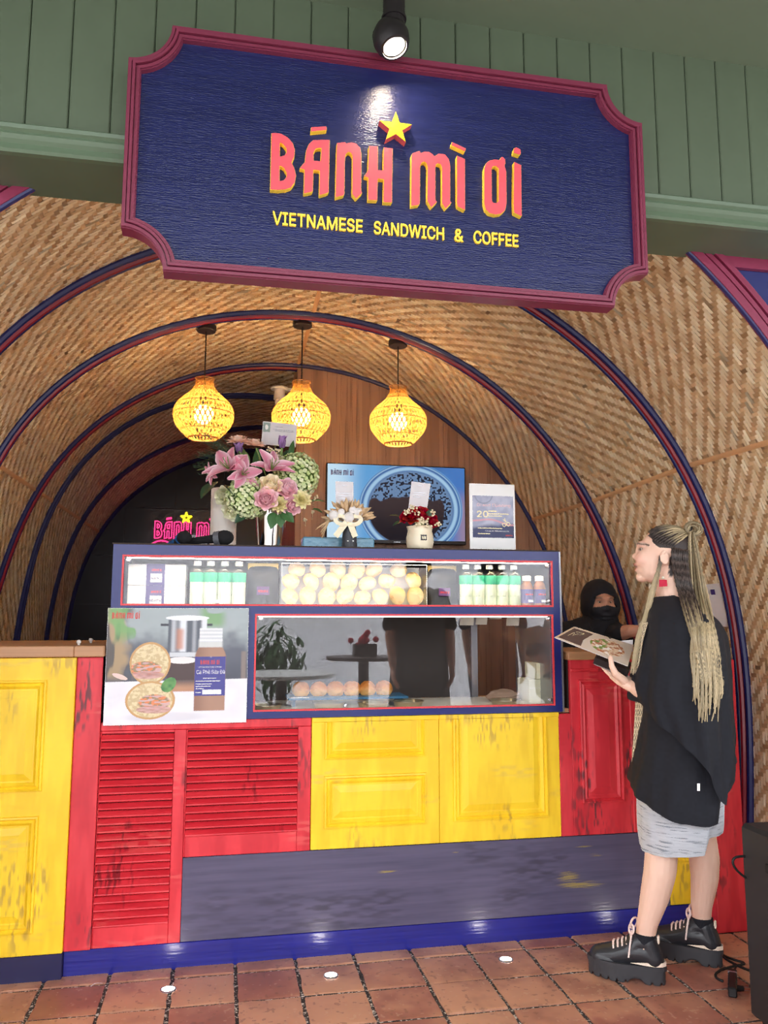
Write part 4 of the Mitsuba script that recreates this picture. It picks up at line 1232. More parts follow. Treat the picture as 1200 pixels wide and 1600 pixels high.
# flyer in an acrylic stand
def flyer_tex(p, n, uv):
    u, v = uv.x, uv.y
    N = fbm(u * 5, v * 5, 2, 3)
    c = mix(lin(178, 180, 198), lin(150, 154, 178), smoothstep(0.3, 0.8, N))
    c = mix(c, lin(44, 50, 92), smoothstep(0.34, 0.22, v - 0.10 * u + 0.06 * N))
    c = mix(c, lin(214, 150, 158), smoothstep(0.03, 0.012, dr.abs(v - 0.40 - 0.10 * dr.sin(u * 5.2) * u)) * 0.8)
    return mix(c, lin(122, 128, 152), smoothstep(0.02, 0.008, dr.abs(dr.sqrt(dr.square(u - 0.27) + dr.square((v - 1.05) * 0.95)) - 0.22)) * 0.7)


mat('flyer_print', proc(flyer_tex), 0.4)
fl = thing('flyer_stand', 'white framed flyer with a grey and navy offer print standing on the display case', 'sign')
fy = 0.10
fa, fb = at(733, 755, fy), at(806, 857, fy)
fb[2] = TZ
put(fl, 'sheet', bx(fa[0], fb[0], fy, fy + 0.004, TZ, fa[2], 0.001), 'white_board')
put(fl, 'foot', bx(fa[0], fb[0], fy + 0.004, fy + 0.06, TZ, TZ + 0.003), 'acrylic_edge')
ga, gb = at(738, 774, fy), at(803, 841, fy)
m, uv = quad(ga[0], gb[0], gb[2], ga[2], fy - 0.0006)
put(fl, 'print', m, 'flyer_print', uv=uv)
fu = lambda u, v: (ga[0] + (gb[0] - ga[0]) * u, fy - 0.0007, gb[2] + (ga[2] - gb[2]) * v)
FW_ = gb[0] - ga[0]
mat('ink_cream', lin(246, 232, 190), 0.5)
mat('ink_pink', lin(240, 196, 194), 0.5)
put(fl, 'lettering', text_on('Grand Opening', 0.012, 0.0005, fu(0.10, 0.745), XX, ZZ, width=FW_ * 0.82), 'ink_pink')
put(fl, 'lettering', text_on('20', 0.026, 0.0006, fu(0.08, 0.49), XX, ZZ, width=FW_ * 0.28, bold=True), 'ink_cream')
for u0, v0, w_, h_ in ((0.38, 0.62, 0.2, 0.03), (0.38, 0.56, 0.5, 0.022), (0.38, 0.51, 0.34, 0.02), (0.12, 0.215, 0.6, 0.02), (0.12, 0.085, 0.3, 0.02)):
    o = fu(u0, v0)
    put(fl, 'text_line', bx(o[0], o[0] + w_ * FW_, o[1] - 0.0005, o[1], o[2], o[2] + h_ * (ga[2] - gb[2])), 'ink_cream')
put(fl, 'lettering', text_on('Growell Whole Foods', 0.0055, 0.0005, fu(0.30, 0.145), XX, ZZ, width=FW_ * 0.58), 'ink_white')
put(fl, 'lettering', logo(fu(0.80, 0.04), XX, ZZ, FW_ * 0.16, 0.0005), 'ink_red')
k = cat_([tube([fu(0.80, 0.36 + 0.0) + np.array([0, 0, 0.0]), fu(0.78, 0.48)], 0.0016, 6), tube([fu(0.85, 0.37), fu(0.73, 0.45)], 0.0016, 6)] +
         [mv(rot(hoop(0.0075, 0, 0.0018), 90, [1, 0, 0]), *fu(u_, v_)) for u_, v_ in ((0.765, 0.315), (0.865, 0.33))])
put(fl, 'scissors_print', k, 'ink_cream')
# white pipe fitting under the vault by the timber wall
mat('white_plastic', lin(226, 220, 212), 0.5)
pf = thing('pipe_fitting', 'white pipe fitting with a round flange under the vault beside the timber wall', 'pipe')
py_ = 1.62
pa = at(437, 609, py_)
put(pf, 'flange', lathe([(0.0005, 0.012), (0.052, 0.012), (0.055, 0.006), (0.052, 0.0), (0.0005, 0.0)], 28, (pa[0], py_, pa[2])), 'white_plastic', smooth=35)
put(pf, 'body', lathe([(0.032, 0.0), (0.032, -0.035), (0.036, -0.037), (0.036, -0.06), (0.028, -0.065), (0.026, -0.1), (0.0005, -0.105)], 24, (pa[0], py_, pa[2])), 'white_plastic', smooth=35)
put(pf, 'arm', tube([(pa[0], py_, pa[2] + 0.006), (0.41, py_ + 0.02, pa[2] + 0.006), (0.41, WY + 0.02, pa[2] + 0.006)], 0.012, 10), 'white_plastic', smooth=40)
# white knobs on the left bar top
for q, (a, b) in enumerate(((123, 1005), (142, 1000))):
    t = thing('white_knob', ['small white knob on the seam of the brown bar top', 'small white knob farther back on the brown bar top'][q], 'knob')
    p = at(a, b, [0.03, 0.28][q])
    put(t, None, cat_([ball((p[0], p[1], 1.152), 0.0085, 2), lathe([(0.005, 0.0), (0.005, 0.008)], 10, (p[0], p[1], 1.1405))]), 'white_plastic', smooth=True)
# paper notice on the matting at the right
mat('paper', lin(224, 220, 222), 0.7)
nt_ = thing('paper_notice', 'white printed notice pinned to the matting behind the braids', 'notice')
ny0 = 0.42
na, nb = at(1106, 925, ny0), at(1124, 952, ny0)
xw = VX + float(vault_r(math.asin((na[2] - VZ) / 1.76), ny0)) * math.cos(math.asin((na[2] - VZ) / 1.76))
th0 = math.asin((nb[2] - 0.09 - VZ) / 1.76); th1 = math.asin((na[2] + 0.005 - VZ) / 1.76)
g, _ = grid(8, 6, lambda u, v: vault_p(th0 + (th1 - th0) * u, 0.06 + 0.22 * v, 0.012))
put(nt_, 'sheet', g, 'paper')
g, _ = grid(3, 3, lambda u, v: vault_p(th0 + (th1 - th0) * (0.75 + 0.12 * u), 0.10 + 0.03 * v, 0.0135))
put(nt_, 'mark', g, 'purple_sleeve')
# ------------------------------------------------------------------ flowers
def basis(ax):
    ax = np.asarray(ax, float) / np.linalg.norm(ax)
    x = np.cross([0.1, 0.2, 1.0], ax); x /= np.linalg.norm(x)
    return x, np.cross(ax, x), ax


def petal(ln, wd, cup, curl, nu=7, nv=6, tip=1.0, ruff=0.0, seed=0):
    """petal from the origin along +y, its face towards +z"""
    def fn(u, v):
        s = 2 * u - 1
        w = wd * np.sin(PI * np.clip(v * 0.80 + 0.14, 0, 1)) ** 0.7 * (1 - tip * 0.35 * np.clip(v - 0.6, 0, 1) * 2)
        z = cup * (s ** 2) * w + curl * v ** 2 * ln + ruff * ln * np.sin(9 * s + seed) * v ** 2
        return np.stack([s * w, v * ln, z], -1)
    return grid(nu, nv, fn)


def whorl(c, ax, layers, size, seed=0, color=None):
    """layers of (n, tilt from the axis in degrees, length, width, cup, curl, start offset)"""
    rng = np.random.default_rng(seed)
    X, Y, Z = basis(ax)
    ms, cs = [], []
    for L, (n, tilt, ln, wd, cup, curl, r0) in enumerate(layers):
        for k in range(n):
            m, uv = petal(ln * size, wd * size, cup, curl, ruff=0.02, seed=k)
            m = rot(m, 90 - tilt + rng.normal(0, 4), [1, 0, 0])
            m.apply_translation([0, r0 * size, 0])
            m = rot(m, 360 * k / n + 37 * L + rng.normal(0, 6), [0, 0, 1])
            ms.append(frame_to(m, c, X, Y, Z))
            if color is not None:
                cs.append(color(uv, L, rng))
    return cat_(ms), (np.vstack(cs) if color is not None else None)


mat('petal', {'type': 'mesh_attribute', 'name': 'vertex_color'}, 0.55, sheen=0.3)
mat('leaf_green', lin(64, 104, 58), 0.45)
mat('leaf_dark', lin(44, 74, 50), 0.45)
mat('stem_green', lin(120, 146, 80), 0.5)


def tint(a, b, pw=1.0):
    a, b = np.array(lin(*a)), np.array(lin(*b))
    return lambda uv, L, rng: a + (b - a) * (uv[:, 1:] ** pw) + rng.normal(0, 0.012, (1, 3))


ROSE = [(3, 3, 1.02, 0.22, 1.1, 0.02, 0.03), (4, 6, 1.02, 0.34, 0.9, 0.04, 0.10), (5, 12, 1.02, 0.46, 0.75, 0.06, 0.17), (5, 20, 1.0, 0.56, 0.65, 0.04, 0.24), (6, 31, 0.98, 0.62, 0.55, -0.02, 0.29), (6, 46, 0.92, 0.62, 0.45, -0.14, 0.30)]


def rose(par, px_, py_, y, r, ca, cb, ax, nm='rose', seed=0, label=None):
    p = at(px_, py_, y)
    X, Y, Z = basis(ax)
    m, c = whorl(p - Z * r * 0.55, ax, ROSE, r * 1.05, seed, tint(ca, cb))
    return put(par, nm, m, 'petal', label=label, smooth=True, color=c)


def hydrangea(par, px_, py_, y, r, seed, sq=(1, 0.8, 1)):
    rng = np.random.default_rng(seed)
    p = at(px_, py_, y)
    ms, cs = [], []
    n = 300
    for k in range(n):
        z = 1 - 2 * (k + 0.5) / n
        a = k * 2.39996
        d = np.array([math.sqrt(1 - z * z) * math.cos(a), math.sqrt(1 - z * z) * math.sin(a), z])
        if d[1] > 0.55:
            continue
        q = p + d * r * np.array(sq) * (0.93 + 0.12 * rng.random())
        X, Y, Z = basis(d + rng.normal(0, 0.25, 3))
        t = rng.random()
        for j in range(4):
            m, uv = petal(r * 0.125, r * 0.085, 0.1, 0.25, 4, 4)
            m = rot(m, 15, [1, 0, 0]); m = rot(m, 90 * j + 40 * t, [0, 0, 1])
            ms.append(frame_to(m, q, X, Y, Z))
            a_, b_ = np.array(lin(186, 208, 124)), np.array(lin(236, 240, 200))
            cs.append(np.tile(a_ + (b_ - a_) * np.clip(0.2 + 0.8 * t, 0, 1), (len(m.vertices), 1)) * (0.82 + 0.18 * uv[:, 1:]))
    core = ball(p, r * 0.86, 2, sq)
    ms.append(core); cs.append(np.tile(lin(104, 134, 62), (len(core.vertices), 1)))
    return put(par, 'hydrangea', cat_(ms), 'petal', kind='stuff', smooth=False, color=np.vstack(cs))


def leaf(par, px_, py_, y, ln, wd, d, up, m_='leaf_green', nm='leaf'):
    p = at(px_, py_, y)
    d = np.asarray(d, float) / np.linalg.norm(d)
    s = np.cross(d, up); s /= np.linalg.norm(s)
    nrm = np.cross(s, d)
    def fn(u, v):
        w = wd * np.sin(PI * v) ** 0.8 * (1.1 - 0.4 * v)
        a = 2 * u - 1
        return p + s * (a * w)[..., None] + d * (v * ln)[..., None] + nrm * (0.25 * np.abs(a) * w - 0.22 * ln * v ** 2)[..., None]
    return put(par, nm, grid(5, 8, fn)[0], m_, smooth=True)


FYD = 0.20
mat('mirror_vase', lin(226, 220, 214), 0.06, metallic=1.0)
vs = thing('flower_vase', 'mirror finished tapered vase under the large pink and green bouquet', 'vase')
v0, v1, vt = at(399, 830, FYD), at(444, 830, FYD), at(420, 800, FYD)
vh, vr = vt[2] - TZ + 0.03, (v1[0] - v0[0]) / 2
vc = ((v0[0] + v1[0]) / 2, FYD, TZ)
put(vs, 'body', lathe([(0.0005, 0.0), (vr * 0.80, 0.0), (vr * 0.82, 0.004), (vr * 1.06, vh), (vr * 1.02, vh), (vr * 0.78, 0.01), (0.0005, 0.01)], 48, vc), 'mirror_vase', smooth=35)
bq = thing('bouquet', 'large bouquet of pink lilies, roses, carnations and green hydrangeas in the mirror vase', 'flowers')
F = (0, -1, 0.25)
hydrangea(bq, 388, 776, FYD - 0.06, 0.083, 3)
hydrangea(bq, 464, 742, FYD - 0.03, 0.088, 5)
rose(bq, 424, 757, FYD - 0.13, 0.048, (232, 214, 178), (250, 240, 214), (0.1, -1, 0.5), seed=1, label='cream rose')
rose(bq, 416, 779, FYD - 0.15, 0.047, (226, 170, 184), (248, 220, 224), (0, -1, 0.15), seed=2, label='pale pink rose')
rose(bq, 449, 763, FYD - 0.12, 0.046, (222, 168, 182), (244, 214, 220), (0.4, -1, 0.3), seed=3, label='pale pink rose')
rose(bq, 457, 791, FYD - 0.12, 0.040, (222, 166, 178), (244, 212, 218), (0.3, -1, -0.2), seed=4, label='pale pink rose')
rose(bq, 350, 775, FYD - 0.02, 0.042, (206, 206, 160), (240, 238, 214), (-0.5, -1, -0.2), seed=5, label='white rose bud')
rose(bq, 362, 799, FYD - 0.05, 0.040, (206, 206, 160), (240, 238, 214), (-0.3, -1, -0.5), seed=6, label='white rose bud')
CARN = [(6, 15, 0.5, 0.22, 0.3, 0.1, 0.0), (8, 35, 0.65, 0.26, 0.3, 0.1, 0.05), (10, 55, 0.8, 0.28, 0.3, 0.0, 0.08), (11, 75, 0.9, 0.28, 0.3, -0.1, 0.1)]


def carnation(px_, py_, y, r, ca, cb, ax, seed):
    p = at(px_, py_, y)
    m, c = whorl(p - np.asarray(basis(ax)[2]) * r * 0.2, ax, CARN, r, seed, tint(ca, cb))
    return put(bq, 'carnation', m, 'petal', smooth=True, color=c)


carnation(372, 688, FYD, 0.052, (226, 186, 160), (244, 216, 196), (-0.1, -0.35, 1), 1)
carnation(398, 693, FYD, 0.048, (226, 186, 160), (244, 216, 196), (0.1, -0.4, 1), 2)
carnation(431, 716, FYD - 0.04, 0.046, (222, 206, 170), (240, 228, 206), (0.1, -0.4, 1), 3)
carnation(472, 780, FYD - 0.13, 0.042, (196, 186, 120), (232, 222, 168), (0.2, -1, 0.2), 4)
carnation(436, 787, FYD - 0.14, 0.038, (186, 172, 110), (222, 208, 150), (0.1, -1, 0.1), 5)


def lily(px_, py_, y, r, ax, seed):
    p = at(px_, py_, y)
    edge, mid, thr = np.array(lin(246, 220, 226)), np.array(lin(214, 134, 158)), np.array(lin(170, 66, 104))
    def col(uv, L, rng):
        s = np.abs(2 * uv[:, :1] - 1)
        c = mid + (edge - mid) * s ** 2.5
        return c + (thr - c) * np.clip(0.45 - uv[:, 1:], 0, 1) * 1.3
    m, c = whorl(p, ax, [(3, 58, 1.0, 0.24, 0.5, -0.28, 0.03), (3, 50, 1.0, 0.30, 0.5, -0.22, 0.02)], r, seed, col)
    k = put(bq, 'lily', m, 'petal', smooth=True, color=c)
    X, Y, Z = basis(ax)
    st = [tube([p, p + Z * r * 0.35 + (X * math.cos(a) + Y * math.sin(a)) * r * 0.12, p + Z * r * 0.55 + (X * math.cos(a) + Y * math.sin(a)) * r * 0.2], 0.0016, 5) for a in np.arange(6) * PI / 3]
    put(k, 'stamens', cat_(st), 'stem_green')


lily(359, 735, FYD - 0.08, 0.105, (-0.55, -0.8, 0.75), 1)
lily(378, 742, FYD - 0.10, 0.080, (0.3, -1, 0.15), 4)
lily(424, 735, FYD - 0.10, 0.095, (0.25, -0.8, 0.75), 2)
lily(334, 740, FYD - 0.02, 0.050, (-1, -0.6, -0.2), 3)


def tulip(px_, py_, y, r, ax, seed):
    p = at(px_, py_, y)
    m, c = whorl(p - np.asarray(basis(ax)[2]) * r, ax, [(3, 12, 2.0, 0.62, 0.55, -0.12, 0.05), (3, 16, 2.0, 0.66, 0.55, -0.10, 0.1)], r, seed, tint((128, 96, 140), (166, 124, 186)))
    k = put(bq, 'tulip', m, 'petal', label='purple tulip', smooth=True, color=c)
    Z = basis(ax)[2]
    put(k, 'stem', tube([p - Z * r * 0.9, p - Z * r * 4, p - Z * r * 6 + np.array([0, 0.02, 0])], 0.0045, 7), 'stem_green', smooth=True)


tulip(373, 699, FYD - 0.02, 0.025, (-0.25, -0.3, 1), 1)
tulip(441, 690, FYD - 0.03, 0.027, (0, -0.2, 1), 2)
for a in ((340, 752, FYD, 0.13, 0.035, (-0.4, -0.5, -0.35), (0, 0, 1), 'leaf_dark'), (352, 758, FYD - 0.04, 0.12, 0.04, (0.5, -0.6, -0.4), (0, 0, 1), 'leaf_dark'), (428, 800, FYD - 0.10, 0.075, 0.026, (-0.15, -0.5, -0.9), (0, -1, 0.2), 'leaf_green'),
          (440, 800, FYD - 0.11, 0.07, 0.024, (0.6, -0.5, -0.5), (0, -1, 0.3), 'leaf_green'), (437, 803, FYD - 0.11, 0.06, 0.022, (0.1, -0.5, -1), (0, -1, 0.2), 'leaf_green'), (385, 800, FYD - 0.05, 0.07, 0.02, (-0.5, -0.4, -0.5), (0, -1, 0.3), 'leaf_dark'),
          (480, 785, FYD - 0.03, 0.075, 0.022, (1, -0.3, 0.25), (0, -0.4, 1), 'leaf_green'), (487, 795, FYD, 0.05, 0.018, (1, -0.3, -0.2), (0, -0.4, 1), 'leaf_green'), (380, 728, FYD, 0.10, 0.022, (-0.15, 0.1, 1), (0, -1, 0.1), 'stem_green'), (388, 730, FYD, 0.09, 0.02, (-0.35, 0, 1), (0, -1, 0.1), 'stem_green'),
          (452, 718, FYD, 0.09, 0.014, (0.2, 0, 1), (0, -1, 0.1), 'leaf_green'), (400, 740, FYD + 0.02, 0.12, 0.02, (0.05, 0, 1), (0, -1, 0.1), 'leaf_green'), (345, 735, FYD + 0.02, 0.10, 0.022, (-1, -0.1, 0.15), (0, -0.5, 1), 'leaf_green'), (445, 735, FYD + 0.05, 0.1, 0.03, (0.1, 0.1, 1), (0, -1, 0.1), 'leaf_dark')):
    leaf(bq, *a)
rg = np.random.default_rng(11)
sprig = []
o = at(385, 745, FYD + 0.03)
for k in range(26):
    e = at(rg.uniform(302, 360), rg.uniform(672, 742), FYD + rg.uniform(0.0, 0.10))
    mid = (o + e) / 2 + np.array([0, 0, 0.02])
    sprig.append(tube([o, mid, e], 0.0011, 4))
    for t in np.linspace(0.45, 1, 7):
        q = o * (1 - t) + e * t + np.array([0, 0, 0.02 * (1 - (2 * t - 1) ** 2)])
        for s in (-1, 1):
            sprig.append(tube([q, q + np.array([s * 0.006 + 0.004 * (e - o)[0], -0.004, 0.009])], [0.0012, 0.0004], 4))
put(bq, 'fine_sprigs', cat_(sprig), 'leaf_dark', kind='stuff')
sprig = []
for a, b in ((420, 700), (426, 705), (432, 700), (436, 706), (485, 770), (491, 778), (489, 800), (478, 810), (446, 812)):
    e = at(a, b, FYD - 0.03)
    sprig += [ball(e + rg.normal(0, 0.006, 3), 0.0045, 1) for _ in range(5)] + [tube([e, e + np.array([0, 0.03, -0.03])], 0.001, 4)]
mat('bud_cream', lin(226, 214, 180), 0.6)
put(bq, 'small_buds', cat_(sprig), 'bud_cream', kind='stuff', smooth=True)
stm = cat_([tube([vc + np.array([dx, dy, 0.02]), vc + np.array([dx * 3, dy * 3 - 0.02, vh + 0.06]), at(pxx, pyy, FYD - 0.03)], 0.0035, 6) for dx, dy, pxx, pyy in ((-0.01, 0, 388, 790), (0.01, 0, 455, 760), (0, 0.01, 420, 760), (0.005, -0.01, 440, 700), (-0.008, 0.008, 373, 705), (-0.012, 0, 355, 790), (0.0, 0.0, 400, 700))])
put(bq, 'stems', stm, 'stem_green', smooth=True)


def card(key_label, quadpx, y, tilt=0.0, stamp=False, name='greeting_card'):
    t = thing(name, key_label, 'card')
    P = [at(a, b, y + (tilt if k >= 2 else 0)) for k, (a, b) in enumerate(quadpx)]   # lower left, lower right, upper right, upper left
    n = np.cross(P[1] - P[0], P[3] - P[0]); n /= np.linalg.norm(n)
    if n[1] > 0:
        n = -n
    hv = [p + n * 0.0006 for p in P] + [p - n * 0.0006 for p in P]
    put(t, 'sheet', hull(hv), 'paper')
    ex, ez = P[1] - P[0], P[3] - P[0]
    for (u0, u1, v0) in (((0.35, 0.6, 0.8), (0.3, 0.9, 0.68), (0.35, 0.92, 0.62)) if stamp else ((0.35, 0.65, 0.86), (0.15, 0.85, 0.6), (0.15, 0.8, 0.52), (0.15, 0.6, 0.44))):
        c = P[0] + n * 0.0008
        m = hull([c + ex * u + ez * v + n * h for u in (u0, u1) for v in (v0, v0 + 0.018) for h in (0, 0.0004)])
        put(t, 'text_line', m, 'alu')
    if stamp:
        c = P[0] + n * 0.0008
        put(t, 'emblem', hull([c + ex * u + ez * v + n * h for u in (0.02, 0.22) for v in (0.55, 0.95) for h in (0, 0.0005)]), 'trim_green')
        put(t, 'emblem_mark', hull([c + ex * (0.12 + 0.05 * math.cos(a)) + ez * (0.75 + 0.12 * math.sin(a)) + n * h for a in np.arange(10) * 0.628 for h in (0.0004, 0.0009)]), 'print_white')
    return t


mat('trim_green', lin(146, 166, 156), 0.6)
ck = card('white card with a green corner emblem held above the large bouquet', [(408, 694), (462, 699), (464, 664), (411, 658)], FYD + 0.06, 0.0, True)
put(ck, 'stick', tube([at(430, 696, FYD + 0.062), at(424, 770, FYD + 0.04)], 0.0015, 6), 'stem_green')

# dried flowers in a dark pot
mat('dark_pot', lin(58, 60, 66), 0.5)
mat('ribbon', lin(240, 228, 196), 0.45)
mat('dry_tan', lin(206, 176, 136), 0.8)
mat('cotton', lin(228, 224, 220), 0.95)
DY = 0.085
dp = thing('dark_pot', 'small dark grey pot with a cream ribbon bow on the display case', 'pot')
pc, pr_ = at(546, 840, DY), (at(558, 840, DY)[0] - at(534, 840, DY)[0]) / 2
pz = at(546, 820, DY)[2]
put(dp, 'body', lathe([(0.0005, 0), (pr_ * 1.0, 0), (pr_ * 1.02, 0.005), (pr_ * 0.80, pz - TZ), (pr_ * 0.74, pz - TZ), (0.0005, pz - TZ - 0.01)], 32, (pc[0], DY, TZ)), 'dark_pot', smooth=35)
put(dp, 'label', bx(pc[0] - 0.014, pc[0] + 0.014, DY - pr_ * 0.93, DY - pr_ * 0.9, TZ + 0.026, TZ + 0.030), 'ink_white')
bow = at(543, 815, DY - pr_ * 0.9)
def strip(pts, w, nrm=(0, -1, 0)):
    P = np.asarray(pts, float)
    t = np.gradient(P, axis=0); t /= np.linalg.norm(t, axis=1, keepdims=True)
    s = np.cross(t, nrm); s /= np.linalg.norm(s, axis=1, keepdims=True)
    v = np.vstack([P - s * w, P + s * w]); n = len(P); i = np.arange(n - 1)
    return trimesh.Trimesh(v, np.vstack([np.stack([i, i + n, i + n + 1], 1), np.stack([i, i + n + 1, i + 1], 1)]), process=False)
loops = []
for s in (-1, 1):
    a = np.linspace(0, 2 * PI, 24)
    loops.append(strip(bow + np.stack([s * 0.026 * (1 - np.cos(a)), -0.006 - 0.010 * np.sin(a / 2), 0.017 * np.sin(a) + 0.004 * (1 - np.cos(a))], 1), 0.009, (0, -1, 0.4)))
    t = np.linspace(0, 1, 10)
    loops.append(strip(bow + np.stack([s * 0.004 + s * (0.045 if s < 0 else 0.028) * t, -0.008 - 0.004 * np.sin(5 * t), -0.062 * t], 1), 0.012))
loops.append(ball(bow + np.array([0, -0.008, 0]), 0.007, 1))
put(dp, 'ribbon_bow', cat_(loops), 'ribbon', smooth=True)
db = thing('dried_bouquet', 'small dried bouquet of cotton bolls and tan grasses in the dark pot', 'flowers')
for q, (a, b, r_) in enumerate(((521, 805, 0.023), (545, 809, 0.024), (560, 801, 0.021), (551, 797, 0.018), (533, 800, 0.016))):
    p = at(a, b, DY - 0.03)
    m = trimesh.creation.icosphere(subdivisions=3)
    m.vertices = m.vertices * (1 + 0.22 * np.abs(np.sin(2.0 * np.arctan2(m.vertices[:, 1], m.vertices[:, 0])))[:, None] * 0.6 + 0.2 * (meshkit.noise(m.vertices * 3 + q)[:, None] - 0.5)) * r_ * 0.85 + p
    put(db, 'cotton_boll', m, 'cotton', smooth=True)
dry = []
root = at(546, 815, DY)
for k in range(80):
    a = rg.uniform(-1, 1)
    e = at(546 + 36 * a + rg.normal(0, 3), 800 - 12 * (1 - a * a) + rg.normal(0, 4) + 8 * abs(a), DY + rg.uniform(-0.05, 0.05))
    m = tube([root, (root + e) / 2 + np.array([0, 0, -0.01]), e], [0.0008, 0.001, 0.0008], 4)
    dry.append(m)
    d = (e - root) / np.linalg.norm(e - root)
    dry.append(tube([e - d * 0.02, e - d * 0.005, e + d * 0.016], [0.003, 0.0085, 0.001], 6))
for k in range(7):
    e = at(500 + rg.normal(0, 5), 832 + rg.normal(0, 8), DY)
    dry.append(tube([root, at(515, 812, DY), e], [0.001, 0.003, 0.002], 5))
put(db, 'grasses', cat_(dry), 'dry_tan', kind='stuff', smooth=True)
card('pale pink card standing up behind the dried bouquet', [(525, 800), (553, 800), (552, 753), (524, 752)], DY + 0.05)

# red roses in a cream pot
mat('cream_glaze', lin(238, 226, 196), 0.3, clearcoat=0.5)
cp = thing('cream_pot', 'cream glazed pot with a black square tag holding red roses', 'pot')
pc, w_ = at(656, 840, DY), (at(677, 838, DY)[0] - at(634, 838, DY)[0]) / 2
h_ = at(656, 823, DY)[2] - TZ
put(cp, 'body', lathe([(0.0005, 0), (w_ * 0.80, 0), (w_ * 0.86, 0.004), (w_ * 0.98, h_ * 0.30), (w_ * 0.96, h_ * 0.55), (w_ * 0.86, h_ * 0.80), (w_ * 0.90, h_ * 0.93), (w_ * 0.96, h_), (w_ * 0.88, h_), (w_ * 0.78, h_ * 0.8), (0.0005, h_ * 0.75)], 40, (pc[0], DY, TZ)), 'cream_glaze', smooth=40)
tg = at(662.5, 840, DY - w_)
put(cp, 'tag', bx(tg[0] - 0.013, tg[0] + 0.012, DY - w_ * 1.0, DY - w_ * 0.955, tg[2] - 0.011, tg[2] + 0.012, 0.001), 'black_metal')
put(cp, 'tag_mark', cat_([bx(tg[0] + dx - 0.002, tg[0] + dx + 0.002, DY - w_ * 1.015, DY - w_ * 0.999, tg[2] - 0.006, tg[2] + 0.006) for dx in (-0.006, 0.0, 0.006)]), 'ribbon')
rb = thing('rose_bouquet', 'small bouquet of deep red roses and white blossom in the cream pot', 'flowers')
RA, RB_ = (120, 10, 26), (186, 22, 44)
for q, (a, b, y, r_, ax) in enumerate(((643, 806, DY - 0.05, 0.036, (-0.2, -1, 0.4)), (660, 802, DY - 0.05, 0.034, (0.1, -1, 0.7)), (676, 813, DY - 0.02, 0.032, (0.7, -1, 0.2)), (650, 798, DY - 0.01, 0.030, (0, -0.5, 1)), (632, 808, DY - 0.02, 0.026, (-1, -0.7, 0.2)))):
    rose(rb, a, b, y, r_, RA, RB_, ax, seed=20 + q)
bl = []
for a, b in ((634, 800), (638, 797), (648, 795), (651, 801), (672, 802), (678, 803), (656, 815), (661, 817), (665, 814), (659, 811), (685, 818), (668, 819), (653, 819)):
    e = at(a, b, DY - 0.06)
    bl += [ball(e + rg.normal(0, 0.006, 3), 0.0048, 1) for _ in range(7)]
put(rb, 'white_blossom', cat_(bl), 'bud_cream', kind='stuff', smooth=True)
for a in ((630, 815, DY, 0.05, 0.016, (-1, -0.3, -0.2), (0, -0.4, 1), 'leaf_dark'), (668, 806, DY - 0.06, 0.03, 0.014, (0.3, -0.5, 0.6), (0, -1, 0.2), 'leaf_dark'), (626, 808, DY, 0.05, 0.014, (-1, -0.2, 0.3), (0, -0.4, 1), 'leaf_dark')):
    leaf(rb, *a)
put(rb, 'stems', tube([(pc[0], DY, TZ + h_ * 0.72), (pc[0], DY, TZ + h_ + 0.02)], 0.02, 10), 'stem_green')
card('white card standing up behind the red roses', [(638, 795), (667, 797), (673, 756), (643, 752)], DY + 0.03)
# ------------------------------------------------------------------ people: shared builders
mat('skin', {'type': 'mesh_attribute', 'name': 'vertex_color'}, 0.5, specular=0.4)
mat('eye_white', lin(206, 196, 188), 0.25)
mat('eye_dark', lin(40, 26, 22), 0.15)
mat('hair', {'type': 'mesh_attribute', 'name': 'vertex_color'}, 0.5)
HEAD_E = [((-.02, 0, .025), (.094, .075, .087)), ((.03, 0, -.02), (.062, .061, .086)), ((.025, 0, -.062), (.060, .050, .044)), ((.061, 0, -.094), (.022, .026, .018)),
          ((.083, 0, .002), (.012, .009, .03)), ((.0935, 0, -.019), (.0125, .0125, .011)), ((.090, .010, -.024), (.009, .009, .007)), ((.090, -.010, -.024), (.009, .009, .007)),
          ((.0835, 0, -.050), (.012, .026, .0065)), ((.081, 0, -.0675), (.012, .022, .0075)), ((.062, .033, -.026), (.030, .026, .030)), ((.062, -.033, -.026), (.030, .026, .030)), ((.074, 0, .028), (.020, .050, .014))]


def head_r(d):
    d = np.asarray(d, float)
    ts = []
    for c, r in HEAD_E:
        c, r = np.array(c), np.array(r)
        u, w = d / r, -c / r
        A, B, Cc = (u * u).sum(-1), (u * w).sum(-1), (w * w).sum(-1) - 1
        D = B * B - A * Cc
        ts.append(np.where(D > 0, (-B + np.sqrt(np.maximum(D, 0))) / A, -1.0))
    ts = np.stack(ts)
    k = 0.0035
    m = ts.max(0)
    r = m + k * np.log(np.exp((ts - m) / k).sum(0))
    g = lambda p, s: np.exp(-((d - np.array(p) / np.linalg.norm(p)) ** 2).sum(-1) / s ** 2)
    r = r - 0.0055 * (g((.086, .031, .010), .13) + g((.086, -.031, .010), .13)) - 0.006 * np.exp(-((d[..., 2] + .575) / .04) ** 2) * np.exp(-(d[..., 1] / .24) ** 2) * (d[..., 0] > 0)
    return r


def head_mesh(sub=5):
    m = trimesh.creation.icosphere(subdivisions=sub)
    m.vertices = m.vertices * head_r(m.vertices)[:, None]
    return m


def limb(pts):
    """hulls of successive balls (x, y, z, r)"""
    ms = []
    for a, b in zip(pts[:-1], pts[1:]):
        s = []
        for q in (a, b):
            s.append(m3.Manifold.sphere(q[3], 20).translate(list(map(float, q[:3]))))
        ms.append(m3.Manifold.batch_hull(s))
    return ms


